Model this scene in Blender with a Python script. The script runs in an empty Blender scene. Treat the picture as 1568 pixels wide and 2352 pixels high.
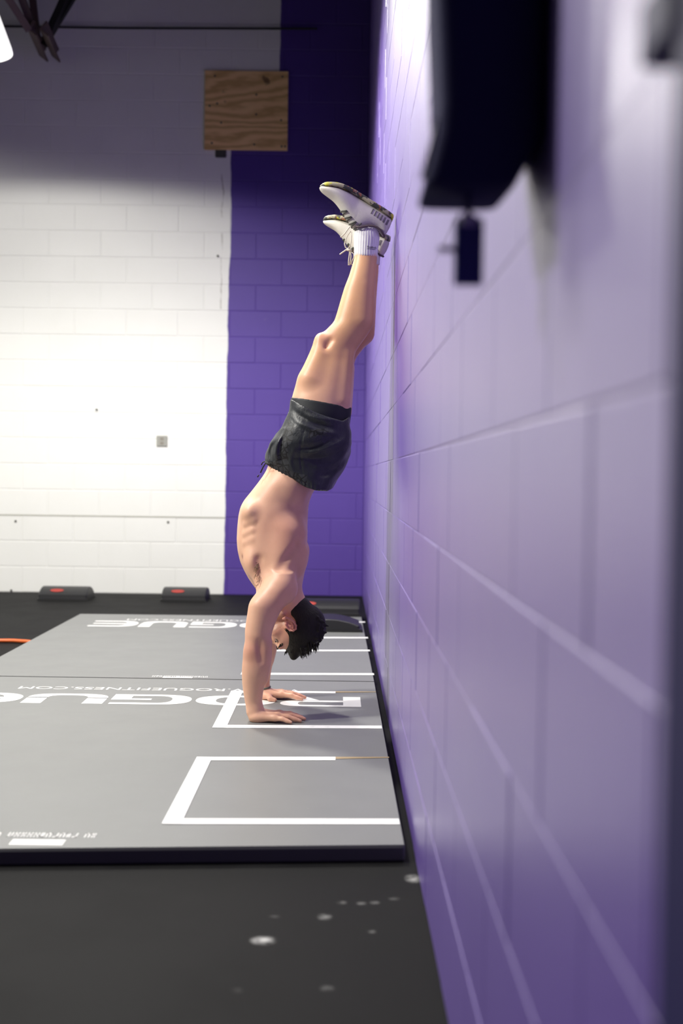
import bpy, bmesh, math, random
import numpy as np
from mathutils import Vector, Matrix
random.seed(7); np.random.seed(7)
SC = bpy.context.scene
COL = SC.collection
# ------------------------------------------------------------------ camera
F, CXP, CYP = 2700.0, 784.0, 1176.0
CAMZ = 0.955
PITCH, YAW, ROLL = 84/2700, 9/2700, 0.013
_f = Vector((math.sin(YAW)*math.cos(PITCH), math.cos(YAW)*math.cos(PITCH), -math.sin(PITCH)))
_R = Vector((math.cos(YAW), -math.sin(YAW), 0)); _U = _R.cross(_f)
RC = _R*math.cos(ROLL) + _U*math.sin(ROLL); UC = _U*math.cos(ROLL) - _R*math.sin(ROLL)
CAM = Vector((0, 0, CAMZ))
cd = bpy.data.cameras.new('camera'); cam = bpy.data.objects.new('camera', cd); COL.objects.link(cam)
cd.sensor_fit = 'VERTICAL'; cd.sensor_height = 36; cd.lens = F/2352*36
cd.clip_start = 0.05; cd.clip_end = 100
cd.dof.use_dof = True; cd.dof.focus_distance = 4.45; cd.dof.aperture_fstop = 2.2
mw = Matrix.Identity(4)
for i in range(3):
    mw[i][0] = RC[i]; mw[i][1] = UC[i]; mw[i][2] = -_f[i]
cam.matrix_world = Matrix.Translation(CAM) @ mw
SC.camera = cam

def ray(px, py): return _f + RC*((px-CXP)/F) - UC*((py-CYP)/F)
def at(px, py, Y):
    r = ray(px, py); return CAM + r*(Y/r.y)
def ground(px, py, z=0.0):
    r = ray(px, py); return CAM + r*((z-CAMZ)/r.z)
# ------------------------------------------------------------------ world, exposure
w = bpy.data.worlds.new('world'); SC.world = w; w.use_nodes = True
w.node_tree.nodes['Background'].inputs[0].default_value = (0.8, 0.85, 1, 1)
w.node_tree.nodes['Background'].inputs[1].default_value = 0.05
SC.view_settings.view_transform = 'Standard'; SC.view_settings.look = 'None'
SC.view_settings.gamma = 1.0; SC.view_settings.use_curve_mapping = False
SC.view_settings.exposure = 0.32
WX = 0.205          # right wall face
WY = 9.28           # back wall face
CEIL = 5.1
ROOM_L, ROOM_B = -8.0, -4.0
LAMPS = [  # x, y, rim height, watts, beam angle, blend
    (-2.28, 7.35, 3.55, 85, 166, .1), (-1.1, 6.3, 3.9, 410, 154, .6), (-1.7, 4.3, 3.9, 230, 134, .2), (-3.3, 3.2, 3.8, 640, 158, .2), (-5.2, 6.6, 4.1, 110, 162, .1), (-6.0, 2.6, 4.1, 60, 160, .1)]
LEFT_FILL = (3.6, 1.75, 4.4, 2.6)   # unseen weak fill light added before the closed left wall: y, z, width, height
ld = bpy.data.lights.new('left_fill_light', 'AREA'); ld.shape = 'RECTANGLE'; ld.size = LEFT_FILL[2]; ld.size_y = LEFT_FILL[3]; ld.energy = 15; ld.color = (.97, 1, .96); ld.spread = math.radians(95)
lo = bpy.data.objects.new('left_fill_light', ld); COL.objects.link(lo); lo.location = (ROOM_L+.06, LEFT_FILL[0], LEFT_FILL[1]); lo.rotation_euler = (math.radians(90), 0, math.radians(-90))
# ------------------------------------------------------------------ helpers
def link(o, parent=None):
    COL.objects.link(o)
    if parent is not None: o.parent = parent
    return o
def tag(o, label=None, cat=None, group=None, kind=None):
    if label: o['label'] = label
    if cat: o['category'] = cat
    if group: o['group'] = group
    if kind: o['kind'] = kind
    return o
def thing(name, label, cat, loc=(0, 0, 0), group=None, rotz=0):
    o = bpy.data.objects.new(name, None); o.location = loc; o.rotation_euler = (0, 0, rotz)
    o.empty_display_size = 0.1
    link(o); return tag(o, label, cat, group)
def mesh_obj(name, verts, faces, mat, parent=None, smooth=False):
    me = bpy.data.meshes.new(name); me.from_pydata([tuple(v) for v in verts], [], faces); me.update()
    if smooth: me.polygons.foreach_set('use_smooth', [True]*len(me.polygons))
    if mat: me.materials.append(mat)
    o = bpy.data.objects.new(name, me); link(o)
    if parent is not None:
        o.parent = parent
        o.matrix_parent_inverse = Matrix.LocRotScale(parent.location, parent.rotation_euler, parent.scale).inverted() if parent.parent is None else Matrix.Identity(4)
    return o
class MB:
    def __init__(s): s.v = []; s.f = []
    def add(s, v, f):
        n = len(s.v); s.v += [Vector(p) for p in v]; s.f += [tuple(i+n for i in q) for q in f]; return s
    def box(s, lo, hi, rot=None, c=None):
        x0, y0, z0 = lo; x1, y1, z1 = hi
        v = [Vector(p) for p in ((x0,y0,z0),(x1,y0,z0),(x1,y1,z0),(x0,y1,z0),(x0,y0,z1),(x1,y0,z1),(x1,y1,z1),(x0,y1,z1))]
        if rot is not None: v = [rot @ (p-c) + c for p in v]
        return s.add(v, [(0,3,2,1),(4,5,6,7),(0,1,5,4),(1,2,6,5),(2,3,7,6),(3,0,4,7)])
    def tube(s, pts, r, n=8, closed=False):
        pts = [Vector(p) for p in pts]; rs = r if isinstance(r, (list, tuple)) else [r]*len(pts)
        base = len(s.v); m = len(pts); up = None
        for i, p in enumerate(pts):
            a = pts[(i-1) % m] if (closed or i > 0) else p; b = pts[(i+1) % m] if (closed or i < m-1) else p
            t = (b-a).normalized()
            if up is None:
                up = t.orthogonal().normalized()
            up = (up - t*up.dot(t)).normalized(); sd = t.cross(up)
            for k in range(n):
                an = 2*math.pi*k/n
                s.v.append(p + (up*math.cos(an)+sd*math.sin(an))*rs[i])
        rng = range(m if closed else m-1)
        for i in rng:
            j = (i+1) % m
            for k in range(n):
                l = (k+1) % n
                s.f.append((base+i*n+k, base+i*n+l, base+j*n+l, base+j*n+k))
        if not closed:
            s.f.append(tuple(base+k for k in range(n))[::-1]); s.f.append(tuple(base+(m-1)*n+k for k in range(n)))
        return s
    def lathe(s, prof, c, n=32):
        base = len(s.v); c = Vector(c)
        for (r, z) in prof:
            for k in range(n):
                a = 2*math.pi*k/n; s.v.append(c + Vector((r*math.cos(a), r*math.sin(a), z)))
        for i in range(len(prof)-1):
            for k in range(n):
                l = (k+1) % n
                s.f.append((base+i*n+k, base+i*n+l, base+(i+1)*n+l, base+(i+1)*n+k))
        return s
    def rings(s, rings, caps=True, closed=True):
        base = len(s.v); n = len(rings[0])
        for r in rings: s.v += [Vector(p) for p in r]
        for i in range(len(rings)-1):
            for k in range(n if closed else n-1):
                l = (k+1) % n
                s.f.append((base+i*n+k, base+i*n+l, base+(i+1)*n+l, base+(i+1)*n+k))
        if caps:
            s.f.append(tuple(base+k for k in range(n))[::-1]); s.f.append(tuple(base+(len(rings)-1)*n+k for k in range(n)))
        return s
    def build(s, name, mat, parent=None, smooth=False):
        return mesh_obj(name, s.v, s.f, mat, parent, smooth)
def bevel_obj(o, width=0.005, seg=2):
    bm = bmesh.new(); bm.from_mesh(o.data)
    bmesh.ops.recalc_face_normals(bm, faces=bm.faces)
    bmesh.ops.bevel(bm, geom=list(bm.edges), offset=width, segments=seg, profile=0.5, affect='EDGES')
    bm.to_mesh(o.data); bm.free(); return o
def fixn(o):
    bm = bmesh.new(); bm.from_mesh(o.data); bmesh.ops.recalc_face_normals(bm, faces=bm.faces); bm.to_mesh(o.data); bm.free(); return o
# ------------------------------------------------------------------ materials
class NT:
    def __init__(s, name):
        s.m = bpy.data.materials.new(name); s.m.use_nodes = True
        s.t = s.m.node_tree; s.n = s.t.nodes; s.b = s.n['Principled BSDF']
    def node(s, typ, **kw):
        x = s.n.new(typ)
        for k, v in kw.items():
            if k.startswith('i_'): x.inputs[k[2:].replace('_', ' ')].default_value = v
            else: setattr(x, k, v)
        return x
    def link(s, a, b): s.t.links.new(a, b)
    def pos(s): return s.node('ShaderNodeNewGeometry').outputs['Position']
    def math(s, op, a, b=None, c=None, clamp=False):
        x = s.node('ShaderNodeMath', operation=op); x.use_clamp = clamp
        for i, q in enumerate((a, b, c)):
            if q is None: continue
            if isinstance(q, (int, float)): x.inputs[i].default_value = q
            else: s.link(q, x.inputs[i])
        return x.outputs[0]
    def noise(s, scale, detail=4, vec=None, rough=.55, vscale=None):
        x = s.node('ShaderNodeTexNoise'); x.inputs['Scale'].default_value = scale
        x.inputs['Detail'].default_value = detail; x.inputs['Roughness'].default_value = rough
        v = vec if vec is not None else s.pos()
        if vscale:
            mp = s.node('ShaderNodeMapping'); mp.inputs['Scale'].default_value = vscale; s.link(v, mp.inputs[0]); v = mp.outputs[0]
        s.link(v, x.inputs['Vector']); return x.outputs['Fac']
    def mix(s, fac, a, b):
        x = s.node('ShaderNodeMix', data_type='RGBA')
        if isinstance(fac, (int, float)): x.inputs[0].default_value = fac
        else: s.link(fac, x.inputs[0])
        for i, q in ((6, a), (7, b)):
            if isinstance(q, tuple): x.inputs[i].default_value = q if len(q) == 4 else (*q, 1)
            else: s.link(q, x.inputs[i])
        return x.outputs[2]
    def ramp(s, fac, lo, hi):
        x = s.node('ShaderNodeMapRange'); x.inputs[1].default_value = lo; x.inputs[2].default_value = hi
        s.link(fac, x.inputs[0]); return x.outputs[0]
    def bump(s, h, strength=.3, dist=.005):
        x = s.node('ShaderNodeBump'); x.inputs['Strength'].default_value = strength; x.inputs['Distance'].default_value = dist
        s.link(h, x.inputs['Height']); s.link(x.outputs[0], s.b.inputs['Normal'])
    def set(s, color=None, rough=None, metal=None, spec=None, **kw):
        def put(k, v):
            if isinstance(v, (int, float)): s.b.inputs[k].default_value = v
            elif isinstance(v, tuple): s.b.inputs[k].default_value = (*v, 1) if len(v) == 3 else v
            else: s.link(v, s.b.inputs[k])
        if color is not None: put('Base Color', color)
        if rough is not None: put('Roughness', rough)
        if metal is not None: put('Metallic', metal)
        if spec is not None: put('Specular IOR Level', spec)
        for k, v in kw.items(): put(k.replace('_', ' '), v)
        return s
def flat(name, color, rough=.5, metal=0, spec=.5, bump=None, vary=0):
    t = NT(name)
    if vary:
        c2 = tuple(max(0, c*(1-vary)) for c in color); t.set(t.mix(t.noise(18), c2, color), rough, metal, spec)
    else: t.set(color, rough, metal, spec)
    if bump: t.bump(t.noise(bump[0]), bump[1], bump[2])
    return t.m
PURPLE = (0.118, 0.062, 0.345)
# back wall paint: white left of an uneven brushed edge, purple to the right
t = NT('back_wall_paint'); p = t.pos(); sx = t.node('ShaderNodeSeparateXYZ'); t.link(p, sx.inputs[0])
wob = t.math('MULTIPLY', t.math('SUBTRACT', t.noise(2.2, 5), .5), .05)
edge = t.math('ADD', t.math('MULTIPLY', sx.outputs[2], .010), -.905)
high = t.math('MULTIPLY', t.math('GREATER_THAN', sx.outputs[2], 3.95), .36)
edge = t.math('ADD', edge, high)
s_ = t.math('SUBTRACT', t.math('ADD', sx.outputs[0], wob), edge)
fac = t.math('MULTIPLY', s_, 120, clamp=True)
white = t.mix(t.noise(3, 5), (0.73, 0.735, 0.70), (0.79, 0.795, 0.765))
# thin grey drip line running beside the edge
line = t.math('ABSOLUTE', t.math('ADD', t.math('SUBTRACT', sx.outputs[0], -.935), t.math('MULTIPLY', t.math('SUBTRACT', t.noise(5, 4), .5), .05)))
lm = t.math('MULTIPLY', t.math('LESS_THAN', line, .006), t.math('MULTIPLY', t.math('GREATER_THAN', sx.outputs[2], 2.25), t.math('LESS_THAN', sx.outputs[2], 3.3)))
white = t.mix(t.math('MULTIPLY', lm, t.ramp(t.noise(9, 3), .4, .65)), white, (.42, .41, .38))
chip = t.ramp(t.noise(13, 6, rough=.7), .70, .76)
pur = t.mix(t.noise(1.6, 4), (0.066, 0.034, 0.235), (0.085, 0.045, 0.285))
pur = t.mix(t.math('MULTIPLY', chip, .55), pur, (.45, .40, .55))
t.set(t.mix(fac, white, pur), .5, spec=.4)
t.bump(t.noise(90, 5, rough=.65), .35, .004); M_BACK = t.m
# right wall glossy purple
t = NT('purple_gloss_paint')
lowf = t.noise(1.3, 4)
chip = t.ramp(t.noise(24, 6, rough=.75, vscale=(1, 1, .4)), .695, .74)
c = t.mix(lowf, (0.095, 0.040, 0.33), (0.12, 0.055, 0.38))
c = t.mix(t.math('MULTIPLY', chip, .4), c, (.6, .55, .68))
t.set(c, t.math('ADD', t.math('MULTIPLY', t.noise(4, 3), .12), .38), spec=1.0, Coat_Weight=1.0, Coat_Roughness=.40, Coat_IOR=1.9)
hh = t.math('ADD', t.noise(60, 5, rough=.6), t.math('MULTIPLY', t.noise(5, 3), 2.0))
t.bump(hh, .22, .004); M_SIDE = t.m
M_OTHER = flat('dark_wall_paint', (.10, .10, .11), .6)
# rubber floor
t = NT('black_rubber'); p = t.pos()
sp = t.ramp(t.noise(240, 2), .70, .78); big = t.ramp(t.noise(3.2, 6, rough=.6), .45, .8)
c = t.mix(t.math('MULTIPLY', big, .6), (.008, .008, .0085), (.018, .018, .0175)); c = t.mix(t.math('MULTIPLY', sp, .25), c, (.2, .2, .2))
dust = None
for (px, py, rx, ry, a) in ((604, 2160, .026, .022, 1.0), (745, 2106, .016, .018, .45), (860, 2073, .012, .01, .35), (830, 2075, .012, .01, .3), (905, 2064, .014, .01, .3), (785, 2073, .012, .01, .25),
                            (750, 2270, .014, .012, .22), (630, 2105, .012, .008, .15), (545, 2275, .012, .012, .08), (948, 2018, .02, .03, .6), (855, 2140, .01, .008, .25)):
    g = ground(px, py)
    mp = t.node('ShaderNodeMapping'); mp.inputs['Location'].default_value = (-g.x/rx, -g.y/ry, 0); mp.inputs['Scale'].default_value = (1/rx, 1/ry, 0)
    t.link(p, mp.inputs[0]); ln = t.node('ShaderNodeVectorMath', operation='LENGTH'); t.link(mp.outputs[0], ln.inputs[0])
    q = t.math('MULTIPLY', t.math('POWER', t.math('SUBTRACT', 1.15, ln.outputs['Value'], clamp=True), 1.0), a)
    dust = q if dust is None else t.math('MAXIMUM', dust, q)
dust = t.math('MULTIPLY', dust, t.ramp(t.noise(45, 4), .3, .6))
c = t.mix(dust, c, (.62, .62, .60))
t.set(c, t.math('ADD', t.math('MULTIPLY', big, .12), .62), spec=.08); t.bump(t.noise(350, 3), .35, .002); M_FLOOR = t.m
# mat vinyl
t = NT('grey_mat_vinyl'); p = t.pos()
c = t.mix(t.noise(4, 5), (.175, .18, .175), (.205, .21, .205))
spk = t.ramp(t.noise(120, 3), .735, .76); c = t.mix(t.math('MULTIPLY', spk, .35), c, (.7, .7, .68))
c = t.mix(t.math('MULTIPLY', t.ramp(t.noise(2.0, 4, vscale=(.4, 3, 1)), .62, .8), .25), c, (.2, .19, .19))
t.set(c, t.math('ADD', t.math('MULTIPLY', t.noise(7, 3), .10), .40), spec=.5); t.bump(t.noise(420, 2), .12, .001); M_MAT = t.m
M_MATSIDE = flat('mat_side_foam', (.085, .085, .088), .6)
M_PRINT = flat('white_print', (.82, .82, .80), .45)
t = NT('white_tape'); t.set(t.mix(t.ramp(t.noise(30, 4), .55, .75), (.84, .84, .83), (.70, .70, .68)), .5); M_TAPE = t.m
M_FRAY = flat('frayed_tape_brown', (.36, .27, .16), .8)
# plywood
t = NT('plywood'); wv = t.node('ShaderNodeTexWave', bands_direction='Z'); wv.inputs['Scale'].default_value = 1.5
wv.inputs['Distortion'].default_value = 14; wv.inputs['Detail'].default_value = 4; wv.inputs['Detail Scale'].default_value = 1.1
mp = t.node('ShaderNodeMapping'); mp.inputs['Scale'].default_value = (.9, 1, 3.0); mp.inputs['Rotation'].default_value = (0, .22, 0); t.link(t.pos(), mp.inputs[0]); t.link(mp.outputs[0], wv.inputs['Vector'])
c = t.mix(t.math('POWER', wv.outputs['Fac'], 1.5), (.90, .62, .27), (.62, .39, .14)); kn = t.ramp(t.noise(9, 2), .70, .76); c = t.mix(t.math('MULTIPLY', kn, .8), c, (.1, .05, .02))
t.set(c, .6); M_PLY = t.m
M_CEIL = flat('dark_ceiling_deck', (.018, .018, .017), .8)
M_RUST = flat('red_oxide_steel', (.085, .05, .045), .6, vary=.4)
M_BLACK = flat('black_rubber_cable', (.008, .008, .008), .6)
M_GREYPL = flat('grey_cover_plate', (.30, .30, .27), .5)
M_NAVY = flat('navy_paint', (.022, .019, .075), .6, spec=.12)
M_BAG = flat('navy_bag_cloth', (.026, .025, .070), .9, spec=.06, bump=(300, .3, .002))
M_TAG = flat('blue_tag', (.022, .026, .17), .4)
M_METAL = flat('dull_metal', (.45, .45, .47), .35, 1.0)
M_PAD = flat('black_pad_vinyl', (.014, .014, .016), .42, bump=(120, .2, .002))
M_RED = flat('red_logo_print', (.36, .04, .03), .6)
M_ORANGE = flat('orange_hose', (.65, .13, .03), .45)
M_HOLE = flat('dark_anchor', (.06, .06, .05), .7)
M_WHITECOLD = flat('pale_plastic', (.55, .54, .58), .4)
# person
t = NT('skin'); at_ = t.node('ShaderNodeAttribute', attribute_name='tint')
n1 = t.noise(14, 4); c = t.mix(t.math('MULTIPLY', t.math('SUBTRACT', n1, .35), .7, clamp=True), at_.outputs['Color'], (.52, .24, .17))
fr = t.ramp(t.noise(190, 2), .70, .76); c = t.mix(t.math('MULTIPLY', fr, .22), c, (.34, .15, .10))
t.set(c, .44, spec=.42, Subsurface_Weight=.12, Subsurface_Scale=.012); t.b.inputs['Subsurface Radius'].default_value = (1, .35, .2)
t.bump(t.noise(260, 3), .12, .0015); M_SKIN = t.m
t = NT('dark_hair'); st = t.noise(220, 3, vscale=(1, 1, .25)); t.set(t.mix(st, (.006, .006, .004), (.022, .019, .014)), .55, spec=.25); t.bump(st, .6, .004); M_HAIR = t.m
t = NT('shorts_fabric'); nn = t.noise(5, 3); t.set(t.mix(nn, (.013, .015, .019), (.024, .027, .033)), .42, spec=.55)
t.bump(t.math('ADD', t.noise(17, 4, rough=.6, vscale=(1, 1, .7)), t.math('MULTIPLY', t.noise(500, 2), .1)), .5, .012); M_SHORTS = t.m
t = NT('shorts_mesh_panel'); vo = t.node('ShaderNodeTexVoronoi', feature='DISTANCE_TO_EDGE'); vo.inputs['Scale'].default_value = 48; t.link(t.pos(), vo.inputs['Vector'])
t.set(t.mix(t.ramp(vo.outputs['Distance'], .04, .14), (.004, .004, .005), (.035, .037, .042)), .6); M_MESHP = t.m
M_LINER = flat('black_liner', (.006, .008, .012), .65)
t = NT('ribbed_white_sock'); t.set(t.mix(t.noise(40), (.66, .64, .66), (.78, .77, .77)), .8, spec=.2); t.bump(t.noise(300, 3), .3, .002); M_SOCK = t.m
t = NT('white_knit_upper'); t.set(t.mix(t.noise(25, 4), (.54, .51, .46), (.66, .63, .57)), .65, spec=.3); t.bump(t.noise(350, 3), .3, .002); M_UPPER = t.m
t = NT('camo_sole'); n = t.noise(34, 3); c = t.mix(t.ramp(n, .48, .52), (.035, .035, .028), (.33, .30, .20)); n2 = t.noise(22, 2); c = t.mix(t.ramp(n2, .56, .60), c, (.42, .40, .03)); n3 = t.noise(29, 2, vscale=(1.3, .7, 1)); c = t.mix(t.ramp(n3, .60, .63), c, (.25, .09, .04))
t.set(c, .6); M_SOLE = t.m
M_LACE = flat('pale_lace', (.58, .53, .46), .7)
M_DLACE = flat('dark_lace', (.06, .06, .05), .7)
M_COLLAR = flat('dark_collar', (.10, .07, .075), .7)
M_STRIPE = flat('grey_heel_bar', (.13, .12, .125), .5)
M_EYE = flat('eye_white', (.30, .22, .18), .3)
M_BRACE = flat('woven_bracelet', (.25, .27, .20), .7, vary=.7)
t = NT('lamp_glow'); t.set((.9, .9, .88), .3); t.b.inputs['Emission Color'].default_value = (1, .97, .92, 1); t.b.inputs['Emission Strength'].default_value = .8; M_GLOW = t.m
M_SHADE = flat('lamp_housing', (.3, .3, .3), .4, .6)

# ================================================================== the room
def structure(o): o['kind'] = 'structure'; return o
structure(MB().box((ROOM_L-.2, ROOM_B-.2, -.2), (WX+.25, WY+.25, 0)).build('floor', M_FLOOR))
structure(MB().box((ROOM_L-.2, ROOM_B-.2, CEIL), (WX+.25, WY+.25, CEIL+.2)).build('ceiling', M_CEIL))
REC = .0018
wall_back = structure(MB().box((ROOM_L, WY+.0035, 0), (WX+.2, WY+.2, CEIL)).build('wall_back', M_BACK))
wall_right = structure(MB().box((WX+REC, ROOM_B, 0), (WX+.2, WY+REC, CEIL)).build('wall_right', M_SIDE))
structure(MB().box((ROOM_L-.2, ROOM_B, 0), (ROOM_L, WY+.2, CEIL)).build('wall_left', M_OTHER))
structure(MB().box((ROOM_L, ROOM_B-.2, 0), (WX+.2, ROOM_B, CEIL)).build('wall_front', M_OTHER))
CW, CH = .406, .2032; J = .006; CHF = .0022
def block_geo(w, h, J=J, CHF=CHF):
    """block face in local (u, v), depth d (0 at front, - behind)"""
    a, b = w/2-J/2+.002, h/2-J/2+.002
    v = [(-a, -b, -.02), (a, -b, -.02), (a, b, -.02), (-a, b, -.02), (-a, -b, -CHF*.7), (a, -b, -CHF*.7), (a, b, -CHF*.7), (-a, b, -CHF*.7),
         (-a+CHF, -b+CHF, 0), (a-CHF, -b+CHF, 0), (a-CHF, b-CHF, 0), (-a+CHF, b-CHF, 0)]
    f = [(8, 9, 10, 11)]
    for q in (0, 4):
        for k in range(4):
            l = (k+1) % 4; f.append((q+k, q+l, q+l+4, q+k+4))
    return v, f
_bm = {}
def block_mesh(wid, side):
    key = (round(wid, 3), side)
    if key not in _bm:
        v, f = block_geo(wid, CH) if side else block_geo(wid, CH, .009, .003)
        if side: vv = [(-d, -u, z) for (u, z, d) in v]      # right wall, faces -X
        else: vv = [(u, -d, z) for (u, z, d) in v]          # back wall, faces -Y
        me = bpy.data.meshes.new('block'); me.from_pydata(vv, [], f); me.update(); me.materials.append(M_SIDE if side else M_BACK); _bm[key] = me
    return _bm[key]
far_stuff = MB()
nrow = int(CEIL/CH)
for r in range(nrow):
    zc = (r+.5)*CH
    joints = [WX]; x = -.054+.0 if r % 2 == 0 else .149
    while x > -3.6: joints.append(x); x -= CW
    for i in range(len(joints)-1):
        x1, x0 = joints[i], joints[i+1]
        if x1 < -3.3: continue
        wd = x1-x0; o = bpy.data.objects.new('block', block_mesh(wd, 0))
        o.location = ((x0+x1)/2, WY+random.uniform(0, .0012), zc); link(o, wall_back)
for r in range(nrow):
    zc = (r+.5)*CH
    y = WY; first = True
    joints = [WY]; yy = WY-(.203 if r % 2 == 0 else .406)
    while yy > .3: joints.append(yy); yy -= CW
    for i in range(len(joints)-1):
        y1, y0 = joints[i], joints[i+1]; wd = y1-y0; yc = (y0+y1)/2
        top = CAMZ+.42*y1+.25
        if zc-CH/2 > top and r > 1: pass
        pr = random.uniform(-.001, .001)
        if y1 <= 5.9 and zc-CH/2 < top:
            o = bpy.data.objects.new('block', block_mesh(wd, 1)); o.location = (WX+pr+.0005, yc, zc); link(o, wall_right)
        elif y1 > 5.9 and zc-CH/2 < top:
            v, f = block_geo(wd, CH); far_stuff.add([(WX+pr-d, yc-u, zc+z) for (u, z, d) in v], f)
o = far_stuff.build('block_courses', M_SIDE, wall_right); o['kind'] = 'stuff'
# anchors left in the white wall
for (px, py) in ((222, 941), (36, 1197), (386, 1199), (500, 588), (26, 1356)):
    q = at(px, py, WY); m = MB(); m.tube([(q.x, WY-.006, q.z), (q.x, WY+.01, q.z)], .009, 8); m.build('wall_anchor', M_HOLE, wall_back)
# heavier open mortar joint along the white wall
q0, q1 = at(0, 1194, WY), at(517, 1203, WY)
MB().box((-3.2, WY-.0015, 3*CH-.006), (q1.x, WY+.004, 3*CH+.004)).build('open_joint', flat('grey_joint', (.42, .42, .37), .8), wall_back)
# navy door jamb close to the lens
jamb = structure(MB().box((.186, .40, 0), (WX, .668, 2.3)).build('trim_1', M_NAVY)); bevel_obj(jamb, .004, 2)
hz = CAMZ+1030/2700*.70
b_ = MB().box((.180, .66, hz-.018), (WX, .725, hz+.022)).build('hinge', M_NAVY, jamb); bevel_obj(b_, .004, 2)

# ---------------------------------------------------------------- lamps
def make_lamp(x, y, LAMP_Z, watts, beam, blend, first):
    ld = bpy.data.lights.new('lamp_light', 'SPOT'); ld.energy = watts; ld.color = (1, .975, .90); ld.spot_size = math.radians(beam); ld.spot_blend = blend; ld.shadow_soft_size = .16
    lo = bpy.data.objects.new('lamp_light', ld)
    if not first:                                   # fixtures above the frame: only their light is needed
        link(lo); lo.location = (x, y, LAMP_Z-.02); return
    l = thing('pendant_lamp', 'glowing bell shaped pendant lamp at upper left', 'lamp', (x, y, LAMP_Z))
    link(lo, l); lo.location = (0, 0, -.02)
    prof = [(.075, .40), (.10, .37), (.135, .27), (.18, .15), (.225, .03), (.232, 0), (.224, 0), (.172, .15), (.127, .27), (.09, .36), (0.0, .365)]
    MB().lathe(prof, (x, y, LAMP_Z), 40).build('shade', M_GLOW if first else M_SHADE, l, True)
    MB().lathe([(0, .56), (.07, .56), (.075, .54), (.075, .39), (0, .39)], (x, y, LAMP_Z), 24).build('housing', M_SHADE, l, True)
    MB().tube([(x, y, LAMP_Z+.55), (x, y, CEIL)], .008, 8).build('cord', M_BLACK, l)
    MB().lathe([(0, .30), (.03, .29), (.05, .24), (.05, .17), (.03, .12), (0, .11)], (x, y, LAMP_Z), 16).build('bulb', M_GLOW, l, True)
for i, (x, y, z, e, an, bl) in enumerate(LAMPS): make_lamp(x, y, z, e, an, bl, i == 0)

# ---------------------------------------------------------------- roof joist
jo = thing('roof_joist', 'red oxide open web steel joist below the dark ceiling at upper left', 'joist', at(99, 128, 9.0))
def bar(name, a, b, wdt, parent, mat=M_RUST):
    a, b = Vector(a), Vector(b); t_ = (b-a).normalized(); s = t_.cross(Vector((0, 1, 0)))
    if s.length < .1: s = t_.cross(Vector((1, 0, 0)))
    s.normalize(); u = s.cross(t_)
    m = MB(); th = wdt*.18
    def pr(p): return [p+s*0+u*0, p+s*wdt, p+s*wdt+u*th, p+s*th+u*th, p+s*th+u*wdt, p+u*wdt]   # L section
    m.rings([pr(a), pr(b)]); return fixn(m.build(name, mat, parent))
A, B = at(90, 128, 9.05), at(62, 66, 8.3)
bar('bottom_chord', A, B, .075, jo)
bar('bottom_chord', A+Vector((.095, 0, 0)), B+Vector((.085, 0, 0)), .075, jo)
def toceil(a, b, z=CEIL-.12):
    a, b = Vector(a), Vector(b); k = (z-a.z)/(b.z-a.z); return a + (b-a)*k
bar('web_bar', at(74, 66, 8.3), toceil(at(74, 66, 8.3), at(26, -8, 8.1)), .05, jo)
bar('web_bar', at(84, 66, 8.4), toceil(at(84, 66, 8.4), at(56, -8, 8.3)), .05, jo)
bar('web_bar', at(90, 80, 8.6), toceil(at(90, 80, 8.6), at(80, -8, 8.6)), .045, jo)
bar('web_bar', at(104, 104, 8.8), toceil(at(104, 104, 8.8), at(150, 4, 8.8)), .05, jo, M_BLACK)
bar('web_bar', at(112, 90, 8.85), toceil(at(112, 90, 8.85), at(172, -8, 8.85)), .05, jo, M_BLACK)
q = at(110, 0, 8.6); MB().box((q.x-1.2, 8.0, CEIL-.16), (q.x+1.0, 9.2, CEIL-.02)).build('top_chord', M_BLACK, jo)
q0, q1 = at(-200, 57, WY-.03), at(728, 66, WY-.03)
tag(MB().tube([q0, q0.lerp(q1, .5)-Vector((0, 0, .01)), q1], .009, 8).build('wall_cable', M_BLACK), 'thin black cable strung across the top of the dark back wall', 'cable')

# ---------------------------------------------------------------- plywood panel, plate
a, b = at(469, 343, WY-.02), at(662, 164, WY-.02)
pl = thing('plywood_panel', 'square plywood panel screwed over the paint edge high on back wall', 'panel', (a.x, WY, a.z))
o = MB().box((a.x, WY-.022, a.z), (b.x, WY-.0005, b.z)).build('board', M_PLY, pl); bevel_obj(o, .0015, 1)
for (u, v) in ((.09, .08), (.6, .07), (.93, .05), (.97, .05), (.15, .58), (.06, .55), (.62, .45), (.62, .70), (.2, .34), (.92, .38), (.93, .93), (.12, .93)):
    x, z = a.x+u*(b.x-a.x), a.z+v*(b.z-a.z); MB().tube([(x, WY-.0245, z), (x, WY-.02, z)], .008, 8).build('screw', M_HOLE, pl)
q = at(505, 352, WY); m = MB(); m.box((q.x-.035, WY-.012, q.z-.035), (q.x+.05, WY-.0005, q.z+.05)); o = m.build('dark_hole_patch', M_HOLE); bevel_obj(o, .009, 2); tag(o, 'dark patch standing for the shaded hole under the plywood panel', 'dark patch')  # dark block stands in for the shaded hole at the board's lower edge
q = at(372, 1013, WY)
pt = thing('outlet_plate', 'small square grey electrical cover plate on the white wall', 'outlet', (q.x, WY, q.z))
o = MB().box((q.x-.043, WY-.009, q.z-.043), (q.x+.043, WY-.0005, q.z+.043)).build('cover', M_GREYPL, pt); bevel_obj(o, .004, 2)
for dz in (-.017, .017):
    o = MB().box((q.x-.014, WY-.0105, q.z+dz-.011), (q.x+.014, WY-.0085, q.z+dz+.011)).build('socket', flat('grey_socket', (.22, .20, .17), .5), pt)

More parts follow.
